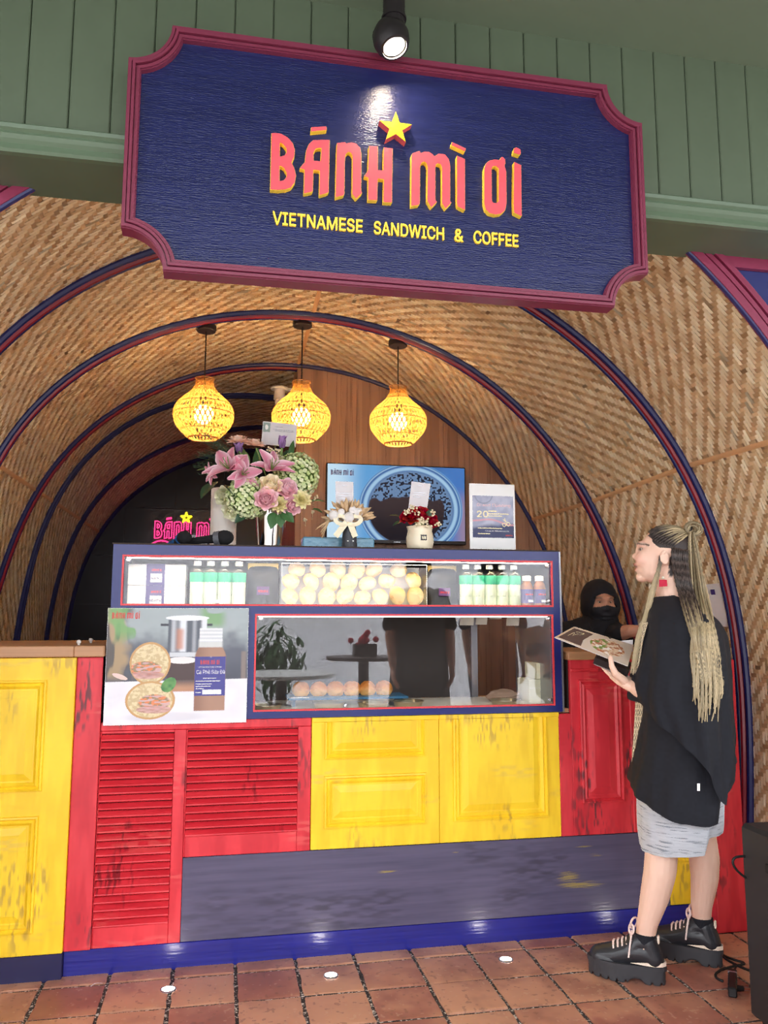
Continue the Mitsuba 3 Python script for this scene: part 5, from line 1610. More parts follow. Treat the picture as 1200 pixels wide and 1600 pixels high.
def figure(mans, edge, passes=8):
    u = m3.Manifold.batch_boolean(mans, m3.OpType.Add)
    u = u.refine_to_length(edge)
    t = to_tri(u)
    t.merge_vertices()
    trimesh.smoothing.filter_taubin(t, lamb=0.5, nu=0.53, iterations=passes)
    return t


def hand(wrist, palm_dir, normal, fingers, thumb, r=0.0085, palm=(0.085, 0.072)):
    """wrist: point; palm_dir: towards the knuckles; normal: back of the hand; fingers: bend angles (3) of each of four; thumb: list of points in (along, across, up)"""
    D = np.asarray(palm_dir, float); D /= np.linalg.norm(D)
    N = np.asarray(normal, float); N -= D * (N @ D); N /= np.linalg.norm(N)
    S = np.cross(N, D)
    out = []
    P = lambda a, s, n: wrist + D * a + S * s + N * n
    L, W = palm
    balls = []
    for a, s, rr in ((0.0, 0.016, 0.017), (0.0, -0.016, 0.017), (L * .55, W * .42, 0.0135), (L * .55, -W * .42, 0.0135), (L, W * .38, 0.0105), (L * 0.94, -W * .38, 0.0105)):
        balls.append(m3.Manifold.sphere(rr, 16).translate(P(a, s, 0).tolist()))
    out.append(m3.Manifold.batch_hull(balls))
    lens = [(0.040, 0.025, 0.021), (0.044, 0.029, 0.022), (0.041, 0.027, 0.021), (0.032, 0.020, 0.018)]
    for k in range(4):
        s = W * (0.38 - 0.253 * k)
        p = P(L - 0.006 * (k in (0, 2)) - 0.010 * (k == 3), s, 0)
        ang = 0.0
        pts = [(*p, r * 1.08)]
        for j in range(3):
            ang += math.radians(fingers[k][j])
            p = p + (D * math.cos(ang) - N * math.sin(ang)) * lens[k][j]
            pts.append((*p, r * (0.98, 0.9, 0.78)[j] * (0.92 if k == 3 else 1)))
        out += limb(pts)
    out += limb([(*P(*t[:3]), t[3]) for t in thumb])
    return out


def loft(rings, closed=True):
    """rings (n, m, 3) -> surface, joined round"""
    R = np.asarray(rings)
    n, m = R.shape[:2]
    i, j = np.meshgrid(np.arange(n - 1), np.arange(m if closed else m - 1), indexing='ij')
    A, B = i * m + j, i * m + (j + 1) % m
    f = np.concatenate([np.stack([A, B, B + m], -1).reshape(-1, 3), np.stack([A, B + m, A + m], -1).reshape(-1, 3)])
    return trimesh.Trimesh(R.reshape(-1, 3), f, process=False)


# ------------------------------------------------------------------ the customer with blonde braids
B0 = np.array([1.55, -0.33, 0.0])
FW_D, LF_D, UPZ = np.array([-0.86, 0.51, 0.0]), np.array([-0.51, -0.86, 0.0]), np.array([0, 0, 1.0])


def wp(px_, py_, b=0.0):
    """a point of the upright plane through the figure, b metres to her left of its middle"""
    d = ray(px_, py_)
    o = B0 + LF_D * b - CAM
    return CAM + d * (o @ LF_D) / (d @ LF_D)


def ab(p):
    q = np.asarray(p) - B0
    return q @ FW_D, q @ LF_D


who = thing('person', 'woman with long blonde braids, black draped top and grey skirt, holding an open menu', 'person')
SK = np.array(lin(240, 200, 178))
hc = wp(1034, 867)
pit = math.radians(9)
HX = FW_D * math.cos(pit) + UPZ * math.sin(pit); HZ = np.cross(HX, LF_D); HY = LF_D
if HZ[2] < 0:
    HZ = -HZ
hd = head_mesh()
_hs = 1.0
head_w = lambda v: hc + (np.asarray(v) * _hs) @ np.array([HX, HY, HZ])
head_l = lambda p: ((np.asarray(p) - hc) @ np.array([HX, HY, HZ]).T) / _hs
hd.vertices = head_w(hd.vertices)
mans = [to_man(hd)]
for s in (1, -1):     # ears
    e = lathe([(0.0005, 0.004), (0.010, 0.002), (0.014, 0.006), (0.018, 0.006), (0.020, 0.0), (0.017, -0.006), (0.0005, -0.012)], 20)
    e.vertices = e.vertices * [0.85, 1.35, 1]
    e = rot(rot(e, -90 * s, [1, 0, 0]), 12, [0, 1, 0])
    e.vertices = head_w(e.vertices[:, [0, 1, 2]] + [-0.012, s * 0.073, -0.014])
    mans.append(to_man(hull(e.vertices)))
q4 = lambda p, r: (*p, r)
neck = [q4(head_w([-0.035, 0, -0.055]), 0.052), q4(wp(1046, 925), 0.050), q4(wp(1056, 950), 0.060)]
mans += limb(neck)
torso = limb([q4(wp(1062, 985), 0.095), q4(wp(1068, 1050), 0.095), q4(wp(1068, 1110), 0.088), q4(wp(1066, 1170), 0.11), q4(wp(1062, 1205), 0.10)])
mans += torso
for s in (1, -1):
    mans += limb([q4(wp(1060, 965, 0.02 * s), 0.055), q4(wp(1066, 984, 0.135 * s), 0.045)])
mans += limb([q4(wp(1066, 986, 0.135), 0.045), q4(wp(1036, 1066, 0.145), 0.036), q4(wp(1010, 1074, 0.12), 0.030), q4(wp(990, 1073, 0.105), 0.0245)])
mans += limb([q4(wp(1064, 978, -0.16), 0.050), q4(wp(1074, 1075, -0.20), 0.040), q4(wp(1046, 1130, -0.15), 0.032)])
NK, FK = wp(1034, 1325, 0.10), wp(1094, 1305, -0.085)
mans += limb([q4(wp(1058, 1195, 0.07), 0.082), q4(wp(1046, 1260, 0.085), 0.066), q4(NK, 0.054)])
mans += limb([q4(NK, 0.056), q4(wp(1031, 1362, 0.115), 0.055), q4(wp(1024, 1395, 0.118), 0.050), q4(wp(1012, 1440, 0.12), 0.036), q4(wp(1008, 1464, 0.12), 0.0325), q4(wp(1008, 1490, 0.12), 0.034)])
mans += limb([q4(wp(1070, 1195, -0.075), 0.092), q4(wp(1086, 1260, -0.085), 0.074), q4(FK, 0.056)])
mans += limb([q4(FK, 0.056), q4(wp(1100, 1340, -0.085), 0.054), q4(wp(1101, 1370, -0.085), 0.049), q4(wp(1096, 1415, -0.095), 0.037), q4(wp(1096, 1440, -0.108), 0.0325), q4(wp(1098, 1458, -0.112), 0.031)])
# hand under the menu
wr = wp(988, 1072, 0.105)
kn = wp(957, 1052, 0.075)
pd = kn - wr
hm = hand(wr, pd, np.array([0.25, -0.1, -1.0]), [(12, 10, 8), (10, 10, 8), (8, 10, 8), (8, 12, 10)],
          [(0.012, 0.020, 0.0, 0.016), (0.030, 0.026, 0.004, 0.013)], r=0.0078, palm=(0.078, 0.062))
hm += limb([q4(wp(974, 1063, 0.125), 0.0165), q4(wp(962, 1053, 0.150), 0.0125), q4(wp(956, 1041, 0.156), 0.0100), q4(wp(954, 1028, 0.146), 0.0082)])
body = figure(mans, 0.011, 4)
ht = figure(hm + limb([q4(wp(1000, 1077, 0.125), 0.032), q4(wr, 0.023)]), 0.0034, 6)
body = to_tri(m3.Manifold.batch_boolean([to_man(body), to_man(ht)], m3.OpType.Add))
hl = head_l(body.vertices)
col = np.tile(SK, (len(hl), 1))
gz = lambda c, r: np.exp(-(((hl - np.array(c)) / np.array(r)) ** 2).sum(1))[:, None]
near_h = (np.abs(hl) < 0.16).all(1)[:, None]
lip = (np.maximum(gz((.092, 0, -.0505), (.014, .023, .0045)), gz((.089, 0, -.0675), (.014, .020, .0050))) * near_h).clip(0, 1)
col = col + (np.array(lin(196, 92, 88)) - col) * np.clip(lip * 1.4, 0, 1)
mouth = gz((.088, 0, -.0585), (.018, .024, .0040)) * near_h
col = col + (np.array(lin(120, 50, 50)) - col) * np.clip(mouth * 1.2, 0, 1)
ck_ = (gz((.075, .045, -.028), (.03, .022, .022)) + gz((.075, -.045, -.028), (.03, .022, .022))) * near_h
col = col + (np.array(lin(232, 158, 142)) - col) * np.clip(ck_ * 0.45, 0, 0.6)
for s in (1, -1):
    yy = np.abs(hl[:, 1] * s - .034)
    brow = np.exp(-((hl[:, 2] - (.0300 - 10 * (hl[:, 1] * s - .032) ** 2)) / .0034) ** 2) * (yy < .020) * (hl[:, 0] > .045)
    col = col + (np.array(lin(54, 38, 34)) - col) * (brow[:, None] * 0.95 * near_h)
    lid = gz((.083, .031 * s, .0105), (.014, .0165, .0058)) * near_h
    col = col + (np.array(lin(70, 44, 40)) - col) * np.clip(lid * 1.4, 0, 0.95)
# scalp: dark roots behind the hairline
line = hl[:, 0] - (0.052 - 0.35 * np.clip(hl[:, 2] - 0.05, -.2, .2) - 0.9 * np.abs(hl[:, 1]) * (hl[:, 2] < .06))
scalp = ((hl[:, 0] < 0.058 - 0.5 * np.clip(0.085 - hl[:, 2], 0, 1) * (hl[:, 2] > 0.0)) & (hl[:, 2] > 0.004 + 0.75 * np.clip(hl[:, 0] + 0.01, 0, 1)) | ((hl[:, 0] < -0.03) & (hl[:, 2] > -0.075))) & near_h[:, 0] & (hl[:, 2] < 0.2)
ear_ = (np.abs(hl[:, 1]) > 0.069) & (hl[:, 0] > -0.04) & (hl[:, 2] < 0.022)
scalp &= ~ear_
col[scalp] = np.array(lin(58, 48, 46))
put(who, 'body', body, 'skin', smooth=True, color=np.clip(col, 0, 1))
for s in (1, -1):
    ed = np.array([.083, .031 * s, .0095]); ed /= np.linalg.norm(ed)
    ec = head_w(ed * (float(head_r(ed[None])[0]) - 0.0082))
    put(who, 'eye', ball(ec, 0.0105, 2), 'eye_white', smooth=True)
    put(who + '__eye', 'iris', ball(ec + HX * 0.0058, 0.0062, 2), 'eye_dark', smooth=True)
put(who, 'teeth', ball(head_w([.0800, 0, -.0565]), 0.01, 2, (0.7, 1.6, 0.30)), 'eye_white', smooth=True)

# clothes -----------------------------------------------------------
def clothes(px_left, px_right, half, py_top, py_hem, nphi=96, nv=40, fold=0.006, seed=0, power=2.3, b_off=0.0):
    """px_left/right: silhouette (rows of py, px) to the front and back; half: half width over py; hems: function of the angle round her (0 front, 90 her left)"""
    pl, pr_, hw = (np.asarray(q, float).T for q in (px_left, px_right, half))
    ph = np.linspace(0, 2 * PI, nphi, endpoint=False)
    rings = []
    for v in np.linspace(0, 1, nv):
        py_ = py_top(ph) + (py_hem(ph) - py_top(ph)) * v
        Lx, Rx, W = np.interp(py_, pl[0], pl[1]), np.interp(py_, pr_[0], pr_[1]), np.interp(py_, hw[0], hw[1])
        ring = []
        for k in range(nphi):
            pf, pb = wp(Lx[k], py_[k]), wp(Rx[k], py_[k])
            af, abk = ab(pf)[0], ab(pb)[0]
            ac, A = (af + abk) / 2, (af - abk) / 2
            c, s = math.cos(ph[k]), math.sin(ph[k])
            e = 2 / power
            x = math.copysign(abs(c) ** e, c); y = math.copysign(abs(s) ** e, s)
            fd = fold * v ** 1.2 * (math.sin(9 * ph[k] + seed + 1.5 * math.sin(2.3 * v * 3)) + 0.6 * math.sin(17 * ph[k] + 2 * seed))
            z = pf[2] + (pb[2] - pf[2]) * (0.5 - 0.5 * x)
            ring.append(B0 + FW_D * (ac + (A + fd) * x) + LF_D * (b_off + (W[k] + fd) * y) + UPZ * (z - B0[2]))
        rings.append(ring)
    return loft(rings)


def by_angle(pts):
    """pts (degrees, value) round her -> function of the angle"""
    a, v = np.radians([p[0] for p in pts]), np.array([p[1] for p in pts], float)
    a2, v2 = np.r_[a, a[0] + 2 * PI], np.r_[v, v[0]]
    return lambda ph: np.interp(np.mod(ph, 2 * PI), a2, v2)


mat('black_cloth', proc(lambda p, n, uv: mix(lin(15, 17, 25), lin(23, 25, 35), fbm(p.x * 90, p.y * 90, p.z * 90, 2))), 0.85, sheen=0.3)
mat('grey_knit', proc(lambda p, n, uv: mix(mix(lin(178, 182, 190), lin(200, 203, 208), fbm(p.x * 30, p.y * 30, p.z * 160, 3)), lin(132, 138, 148), smoothstep(0.56, 0.72, fbm(p.x * 22 + 3, p.y * 22, p.z * 210, 3)))), 0.9)


def ethnic(p, n, uv):
    s, t = uv.x * 4, uv.y * 13
    d1 = dr.abs(s + t - dr.floor(s + t) - 0.5)
    d2 = dr.abs(s - t - dr.floor(s - t) - 0.5)
    k = dr.minimum(d1, d2)
    c = mix(lin(214, 196, 164), lin(30, 28, 32), smoothstep(0.38, 0.42, dr.maximum(d1, d2)))
    dot = dr.square(s - dr.floor(s) - 0.5) + dr.square(t * 1.5 - dr.floor(t * 1.5) - 0.5)
    return mix(c, lin(238, 226, 196), smoothstep(0.05, 0.03, dot))


mat('pattern_cloth', proc(ethnic), 0.8)
const = lambda x: (lambda ph: np.full(np.shape(ph), float(x)))
sk = clothes([(1190, 993), (1230, 994), (1300, 997), (1320, 999)], [(1190, 1136), (1230, 1132), (1300, 1130), (1320, 1128)], [(1190, 0.175), (1320, 0.185)], const(1190),
             by_angle([(0, 1308), (40, 1316), (90, 1318), (118, 1316), (121, 1293), (180, 1291), (270, 1296)]), fold=0.003, seed=2, power=2.6)
put(who, 'skirt', sk, 'grey_knit', smooth=True)
dress = clothes([(1040, 1012), (1090, 1003), (1120, 1001), (1160, 994), (1200, 985), (1216, 982), (1280, 982)], [(1040, 1142), (1200, 1147), (1280, 1147)], [(1040, 0.15), (1120, 0.18), (1280, 0.215)], const(1040),
                by_angle([(0, 1214), (25, 1224), (60, 1246), (90, 1266), (115, 1272), (128, 1268), (136, 1236), (150, 1224), (180, 1206), (230, 1216), (300, 1222)]), fold=0.005, seed=1)
put(who, 'tunic', dress, 'black_cloth', smooth=True)
CAPE_L = [(930, 1024), (942, 1014), (955, 1007), (970, 1004), (990, 1002), (1020, 997), (1050, 988), (1070, 983), (1085, 985), (1120, 1000), (1160, 1012), (1240, 1026)]
CAPE_R = [(930, 1058), (942, 1082), (955, 1106), (970, 1123), (990, 1135), (1020, 1140), (1050, 1143), (1200, 1147), (1240, 1147)]
CAPE_H = [(930, 0.06), (942, 0.11), (955, 0.165), (970, 0.20), (1000, 0.222), (1060, 0.235), (1240, 0.245)]
cape = clothes(CAPE_L, CAPE_R, CAPE_H, by_angle([(0, 934), (90, 932), (180, 928), (270, 932)]),
               by_angle([(0, 1082), (30, 1092), (60, 1118), (90, 1160), (112, 1200), (125, 1236), (132, 1240), (140, 1205), (160, 1192), (180, 1184), (230, 1170), (300, 1120)]), fold=0.011, seed=4)
put(who, 'poncho', cape, 'black_cloth', smooth=True)
put(who + '__poncho', 'care_label', hull([wp(1089 + dx, 1224 + dy, 0.232 + db) for dx in (0, 5) for dy in (0, 12) for db in (0, 0.002)]), 'print_white')
cl_ = np.array(CAPE_L, float).T; cr_ = np.array(CAPE_R, float).T; ch_ = np.array(CAPE_H, float).T


def cape_b(px_, py_):
    L, R, W = np.interp(py_, cl_[0], cl_[1]), np.interp(py_, cr_[0], cr_[1]), np.interp(py_, ch_[0], ch_[1])
    x = np.clip((px_ - (L + R) / 2) / ((R - L) / 2), -1, 1)
    return W * (1 - abs(x) ** 2.3) ** (1 / 2.3)


# patterned front edge of the tunic
def front_strip(rows, w_px, b):
    P = [[wp(x + u * w_px, y, b + 0.03 * u) for u in np.linspace(0, 1, 6)] for x, y in rows]
    m = loft(P, closed=False)
    uv = np.stack(np.meshgrid(np.linspace(0, 1, len(rows)), np.linspace(0, 1, 6), indexing='ij'), -1).reshape(-1, 2)[:, ::-1]
    return m, uv


ys = np.linspace(1084, 1212, 14)
m, uv = front_strip([(np.interp(y, [1084, 1110, 1160, 1200, 1212], [993, 992, 989, 986, 985.5]), y) for y in ys], 14, 0.035)
put(who, 'front_trim', m, 'pattern_cloth', smooth=True, uv=uv)
ys = np.linspace(972, 1052, 9)
m, uv = front_strip([(np.interp(y, [972, 1000, 1052], [1000, 992, 984]), y) for y in ys], 13, 0.10)
put(who, 'front_trim', m, 'pattern_cloth', smooth=True, uv=uv)

# braids ----------------------------------------------------------
rgb_ = np.random.default_rng(21)
ROOT, BLOND = np.array(lin(58, 48, 44)), np.array(lin(194, 174, 136))


def braid(pts, r, dark=0.25, n=None, tone=None):
    P = np.asarray(pts, float)
    t = np.linspace(0, 1, len(P))
    n = n or max(12, int(np.linalg.norm(np.diff(P, axis=0), axis=1).sum() / 0.010))
    cs_ = CubicSpline(t, P)
    tt = np.linspace(0, 1, n)
    Q = cs_(tt)
    rr = r * (1 + 0.22 * np.where(np.arange(n) % 2 == 0, 1, -1)) * np.where(tt > 0.97, 0.6, 1)
    m = tube(Q, rr, 5)
    k = np.r_[np.repeat(tt, 5), 0, 1]
    b = BLOND * (tone if tone is not None else rgb_.uniform(0.42, 1.12))
    w = np.clip((k - dark) / 0.18, 0, 1)[:, None]
    stripe = np.r_[np.repeat(0.86 + 0.14 * (np.arange(n) % 2), 5), 1, 1][:, None]
    speck = np.r_[np.repeat(np.where(np.arange(n) % 3 == 0, 2.2, 0.7), 5), 1, 1][:, None]
    return m, ROOT * speck * (1 - w) + b * stripe * w


KN = wp(1084, 829, 0.0)
hm_, hcol = [], []
# rows drawn back over the scalp to the knot
starts = []
for k in range(30):
    a = -1 + 2 * k / 29
    th_ = a * math.radians(112)
    el = math.radians(46 - 30 * abs(a) ** 1.5)
    starts.append((math.cos(th_) * math.cos(el) * 0.95, math.sin(th_) * math.cos(el), math.sin(el)))
kd = head_l(KN); kd = kd / np.linalg.norm(kd)
for k, s0 in enumerate(starts):
    s0 = np.array(s0) / np.linalg.norm(s0)
    if s0[0] > 0.2:
        s0 = np.array([0.56, s0[1], 0.80]) if abs(s0[1]) < 0.4 else s0
        s0 /= np.linalg.norm(s0)
    pts = []
    for t in np.linspace(0, 0.9, 7):
        d = s0 * (1 - t) + kd * t + rgb_.normal(0, 0.01, 3)
        d /= np.linalg.norm(d)
        pts.append(head_w(d * (head_r(d) + 0.003)))
    pts.append(KN + rgb_.normal(0, 0.006, 3))
    m, c = braid(pts, 0.0036, rgb_.uniform(0.12, 0.4))
    hm_.append(m); hcol.append(c)
put(who, 'cornrows', cat_(hm_), 'hair', kind='stuff', smooth=True, color=np.vstack(hcol))
# the knot: loops of braid
hm_, hcol = [], []
for k in range(16):
    a0, tilt = rgb_.uniform(0, 6.28), rgb_.normal(0, 0.45)
    a = np.linspace(0, 1.6 * PI, 14) + a0
    R1 = rgb_.uniform(0.012, 0.036)
    e1 = FW_D * math.cos(tilt) + UPZ * math.sin(tilt)
    e2 = np.cross(e1, LF_D) * 0.78
    P = KN + np.array([0, 0, 0.004]) + R1 * (np.cos(a)[:, None] * e1 + np.sin(a)[:, None] * e2) + LF_D * rgb_.uniform(-0.028, 0.034)
    m, c = braid(P, 0.0042, -0.5, 22)
    hm_.append(m); hcol.append(c)
put(who, 'hair_knot', cat_(hm_), 'hair', kind='stuff', smooth=True, color=np.vstack(hcol))
mat('hair_band', lin(30, 24, 24), 0.7)
put(who, 'hair_band', tube([KN + 0.017 * (math.cos(a) * (UPZ * 0.9 - FW_D * 0.4) + math.sin(a) * LF_D) + FW_D * 0.012 for a in np.linspace(0, 2 * PI, 20)], 0.0035, 6), 'hair_band')
# falling braids
hm_, hcol = [], []
def fall(px_list, py_list, bs, r, dark, tone=None):
    pts = []
    for x, y, b in zip(px_list, py_list, bs):
        bb = max(b, float(cape_b(x, y)) + 0.008) if y > 945 else b
        pts.append(wp(x, y, bb))
    m, c = braid(pts, r, dark, tone=tone)
    hm_.append(m); hcol.append(c)
for k in range(40):
    u = rgb_.uniform(-1, 1)
    b = rgb_.uniform(-0.01, 0.05)
    end = rgb_.uniform(1084, 1130) if abs(u) < 0.8 else rgb_.uniform(1060, 1105)
    cx_ = lambda y: np.interp(y, [829, 860, 920, 980, 1050, 1125], [1081, 1083, 1090, 1098, 1105, 1104])
    wd = lambda y: np.interp(y, [829, 860, 920, 980, 1050, 1125], [3, 8, 13, 18, 24, 22])
    yy = [831, 850, 885, 930, 980, 1020, 1060, end]
    xx = [cx_(y) + u * wd(y) + (rgb_.normal(0, 1.6) if y > 900 else 0) for y in yy]
    fall(xx, yy, [b + 0.004] * 8, 0.0040, -0.4)
for k in range(16):     # dark rooted braids from the nape
    u = k / 15
    x0 = 1050 + 24 * u
    yy = [856 + 4 * u, 890, 925, 960, 1000, 1040, rgb_.uniform(1050, 1090)]
    xx = [x0, 1052 + 24 * u, 1060 + 24 * u, 1070 + 24 * u, 1082 + 20 * u, 1092 + 16 * u, 1094 + 16 * u]
    fall([a_ + rgb_.normal(0, 0.7) for a_ in xx], yy, [0.078, 0.074, 0.07, 0.1, 0.1, 0.1, 0.1], 0.0038, rgb_.uniform(0.35, 0.55))
for k in range(5):      # braids in front of the shoulder
    u = k / 4
    yy = [868, 895, 930, 962, 990, 1020, 1040 + 16 * rgb_.random()]
    xx = [1034 - 3 * u, 1030 - 5 * u, 1022 - 8 * u, 1013 - 7 * u, 1003 - 7 * u, 996 - 5 * u, 991 - 5 * u]
    pts = [wp(a_ + rgb_.normal(0, 0.6), y, b) for a_, y, b in zip(xx, yy, [0.072, 0.076, 0.08, 0.10, 0.115, 0.125, 0.13])]
    m, c = braid(pts, 0.0032, 0.05)
    hm_.append(m); hcol.append(c)
put(who, 'braids', cat_(hm_), 'hair', kind='stuff', smooth=True, color=np.vstack(hcol))
mat('red_fabric', lin(190, 26, 58), 0.7)
mat('pearl', lin(226, 216, 196), 0.2)
put(who, 'earring', hull([wp(1036 + dx, 911 + dy, 0.082 + db) for dx, dy in ((-6, -5), (6, -5), (7, 5), (-6, 6)) for db in (0, 0.006)]), 'red_fabric', label='red fabric earring with a pearl stud')
put(who + '__earring', 'pearl', ball(wp(1036, 902.5, 0.086), 0.0055, 2), 'pearl', smooth=True)
put(who, 'earring', ball(wp(1016, 916, -0.05), 0.011, 2, (0.6, 0.6, 1.2)), 'pearl', smooth=True)

# chunky sneakers ---------------------------------------------------
mat('shoe_black', lin(42, 43, 48), 0.35, clearcoat=0.2)
mat('sole_black', lin(56, 57, 61), 0.45)
mat('lace', lin(244, 222, 216), 0.7)
mat('shoe_cream', lin(246, 226, 206), 0.5)


def sneaker(toe, heel):
    toe, heel = np.asarray(toe, float), np.asarray(heel, float)
    X = toe - heel; L = np.linalg.norm(X); X /= L
    Y = np.cross(UPZ, X)
    plc = lambda m: frame_to(m, heel, X, Y, UPZ)
    n = 44
    foot = []
    for t in np.linspace(0, 1, n):
        foot.append((t * L, 0.043 * (math.sin(PI * min(max(t, 0.0), 1)) ** 0.36) * (0.82 + 0.28 * math.exp(-((t - 0.68) / 0.26) ** 2))))
    out = Polygon([(a, b) for a, b in foot] + [(a, -b) for a, b in foot[::-1]])
    sole = trimesh.creation.extrude_polygon(out, 0.058, engine='earcut')
    S = to_man(sole)
    notch = m3.Manifold.cylinder(0.3, 0.034, 0.034, 32, True).rotate([90, 0, 0]).translate([L * 0.36, 0, -0.018])
    toe_cut = m3.Manifold.cube([0.2, 0.3, 0.1], True).rotate([0, -24, 0]).translate([L + 0.06, 0, -0.035])
    S = S - notch - toe_cut
    for k in range(9):
        if abs(L * (0.05 + 0.11 * k) - L * 0.36) > 0.03:
            S = S - m3.Manifold.cube([0.006, 0.3, 0.010], True).translate([L * (0.05 + 0.11 * k), 0, 0.002])
    S_ = to_tri(S.refine_to_length(0.006)); S_.merge_vertices()
    trimesh.smoothing.filter_taubin(S_, iterations=5)
    k_ = put(who, 'sneaker', plc(S_), 'sole_black', smooth=40)
    mid = trimesh.creation.extrude_polygon(out.buffer(0.004), 0.016, engine='earcut')
    put(k_, 'midsole', plc(mv(mid, 0, 0, 0.044)), 'sole_black')
    P = lambda a, z, r: (a * L, 0, z, r)
    um = limb([P(0.84, 0.062, 0.034), P(0.66, 0.072, 0.040), P(0.45, 0.092, 0.042), P(0.25, 0.095, 0.040), P(0.15, 0.08, 0.036)])
    um += limb([P(0.45, 0.092, 0.042), P(0.34, 0.125, 0.036), P(0.22, 0.130, 0.036), P(0.15, 0.08, 0.036)])
    up = m3.Manifold.batch_boolean(um, m3.OpType.Add) - m3.Manifold.cube([1, 1, 0.1], True).translate([0, 0, 0.0]) - m3.Manifold.cylinder(0.08, 0.030, 0.034, 32).translate([0.25 * L, 0, 0.142])
    u = to_tri(up.refine_to_length(0.008)); u.merge_vertices()
    trimesh.smoothing.filter_taubin(u, iterations=6)
    put(k_, 'upper', plc(u), 'shoe_black', smooth=50)
    put(k_, 'sock', plc(lathe([(0.036, 0.13), (0.037, 0.158), (0.034, 0.160), (0.030, 0.13)], 24, (0.245 * L, 0, 0))), 'black_cloth', smooth=True)
    # toe cap
    tc = to_tri(m3.Manifold.batch_hull([m3.Manifold.sphere(0.036, 24).translate([0.84 * L, 0, 0.060]), m3.Manifold.sphere(0.041, 24).translate([0.70 * L, 0, 0.056])]) - m3.Manifold.cube([1, 1, 0.1], True).translate([0, 0, 0.002]))
    put(k_, 'toe_cap', plc(tc), 'shoe_black', smooth=40)
    la = []
    for q in range(5):
        t = 0.64 - 0.058 * q
        zt = np.interp(t, [0.36, 0.45, 0.66], [0.165, 0.137, 0.114])
        la.append(tube([(t * L, -0.030, zt - 0.016), (t * L + 0.004, -0.012, zt), (t * L + 0.004, 0.012, zt), (t * L, 0.030, zt - 0.016)], 0.0040, 6))
    for s in (-1, 1):
        a = np.linspace(0, 2 * PI, 16)
        la.append(tube(np.stack([0.40 * L + 0.010 * np.cos(a), s * 0.018 + s * 0.014 * (1 - np.cos(a)), 0.168 + 0.016 * np.sin(a) + 0.006 * (1 - np.cos(a))], 1), 0.0038, 6))
        la.append(tube([(0.40 * L, s * 0.018, 0.166), (0.41 * L, s * 0.040, 0.140), (0.44 * L, s * 0.046, 0.085)], 0.0036, 6))
    put(k_, 'laces', plc(cat_(la)), 'lace', smooth=True)
    st = []
    for t in np.linspace(0.0, 0.42, 16):
        b = float(np.interp(t * L, [f[0] for f in foot], [f[1] for f in foot])) + 0.005
        st.append((t * L, b, max(0.0005, 0.007 * (1 - (t / 0.43) ** 2))))
    V = [(a - (0.003 if i == 0 else 0), s * b, 0.068 + e * h) for s in (1, -1) for i, (a, b, h) in enumerate(st) for e in (-1, 1)]
    F = []
    for s in range(2):
        for k in range(len(st) - 1):
            o = s * 2 * len(st) + 2 * k
            F += [[o, o + 2, o + 3], [o, o + 3, o + 1]]
    o2 = 2 * len(st)
    F += [[0, 1, o2 + 1], [0, o2 + 1, o2]]
    put(k_, 'stripe', plc(trimesh.Trimesh(V, F, process=False)), 'shoe_cream')
    put(k_, 'heel_tab', plc(bx(0.055, 0.066, -0.007, 0.007, 0.132, 0.158, 0.003)) if False else plc(bx(0.016, 0.024, -0.008, 0.008, 0.128, 0.156, 0.003)), 'shoe_cream')


sneaker((1.300, -0.300, 0.0), (1.512, -0.452, 0.0))
sneaker((1.598, -0.185, 0.0), (1.785, -0.367, 0.0))

# open menu and black phone in her hand -----------------------------
def menu_tex(p, n, uv):
    u, v = uv.x, uv.y
    c = lin(214, 196, 178)
    N = fbm(u * 22, v * 22, 2, 3)
    c = mix(c, lin(92, 72, 68), inbox(u, v, 0.035, 0.36, 0.07, 0.90, 0.004))
    c = mix(c, lin(206, 160, 96), inbox(u, v, 0.012, 0.022, 0.05, 0.95, 0.003))
    e = ell(u, v, 0.68, 0.48, 0.24, 0.36)
    food = mix(lin(224, 196, 164), lin(176, 112, 78), smoothstep(0.4, 0.65, N))
    food = mix(food, lin(122, 140, 66), smoothstep(0.5, 0.62, noise(u * 24, v * 9, 6)) * smoothstep(0.05, 0.0, dr.abs(u - 0.55) - 0.09))
    food = mix(food, lin(240, 228, 214), smoothstep(0.62, 0.74, noise(u * 20, v * 16, 9)))
    return mix(c, food, smoothstep(1.0, 0.92, e))


mat('menu_print', proc(menu_tex), 0.35)
mn = thing('menu', 'open printed menu held flat in the left hand of the woman with braids', 'menu')
A_, B_, C_, D_ = wp(866, 996, 0.135), wp(897, 979, -0.03), wp(990, 1008, -0.03), wp(981, 1041, 0.135)
N_ = np.cross(D_ - A_, B_ - A_); N_ /= np.linalg.norm(N_)
if N_[2] < 0:
    N_ = -N_
put(mn, 'card', hull([q + N_ * h for q in (A_, B_, C_, D_) for h in (-0.0016, 0)]), 'paper')
m = trimesh.Trimesh([q + N_ * 0.0005 for q in (A_, D_, C_, B_)], [[0, 1, 2], [0, 2, 3]], process=False)
put(mn, 'print', m, 'menu_print', uv=np.array([[0, 0], [1, 0], [1, 1], [0, 1.0]]))
mu = lambda u, v: A_ * (1 - u) * (1 - v) + D_ * u * (1 - v) + C_ * u * v + B_ * (1 - u) * v + N_ * 0.001
sw = [[(0.10, 0.35), (0.12, 0.62), (0.15, 0.38), (0.165, 0.30)], [(0.15, 0.42), (0.18, 0.62), (0.19, 0.45), (0.17, 0.40), (0.20, 0.36)], [(0.20, 0.38), (0.235, 0.75), (0.225, 0.35), (0.26, 0.48)], [(0.26, 0.40), (0.29, 0.48), (0.29, 0.36), (0.32, 0.44)], [(0.12, 0.70), (0.20, 0.74), (0.30, 0.70)]]
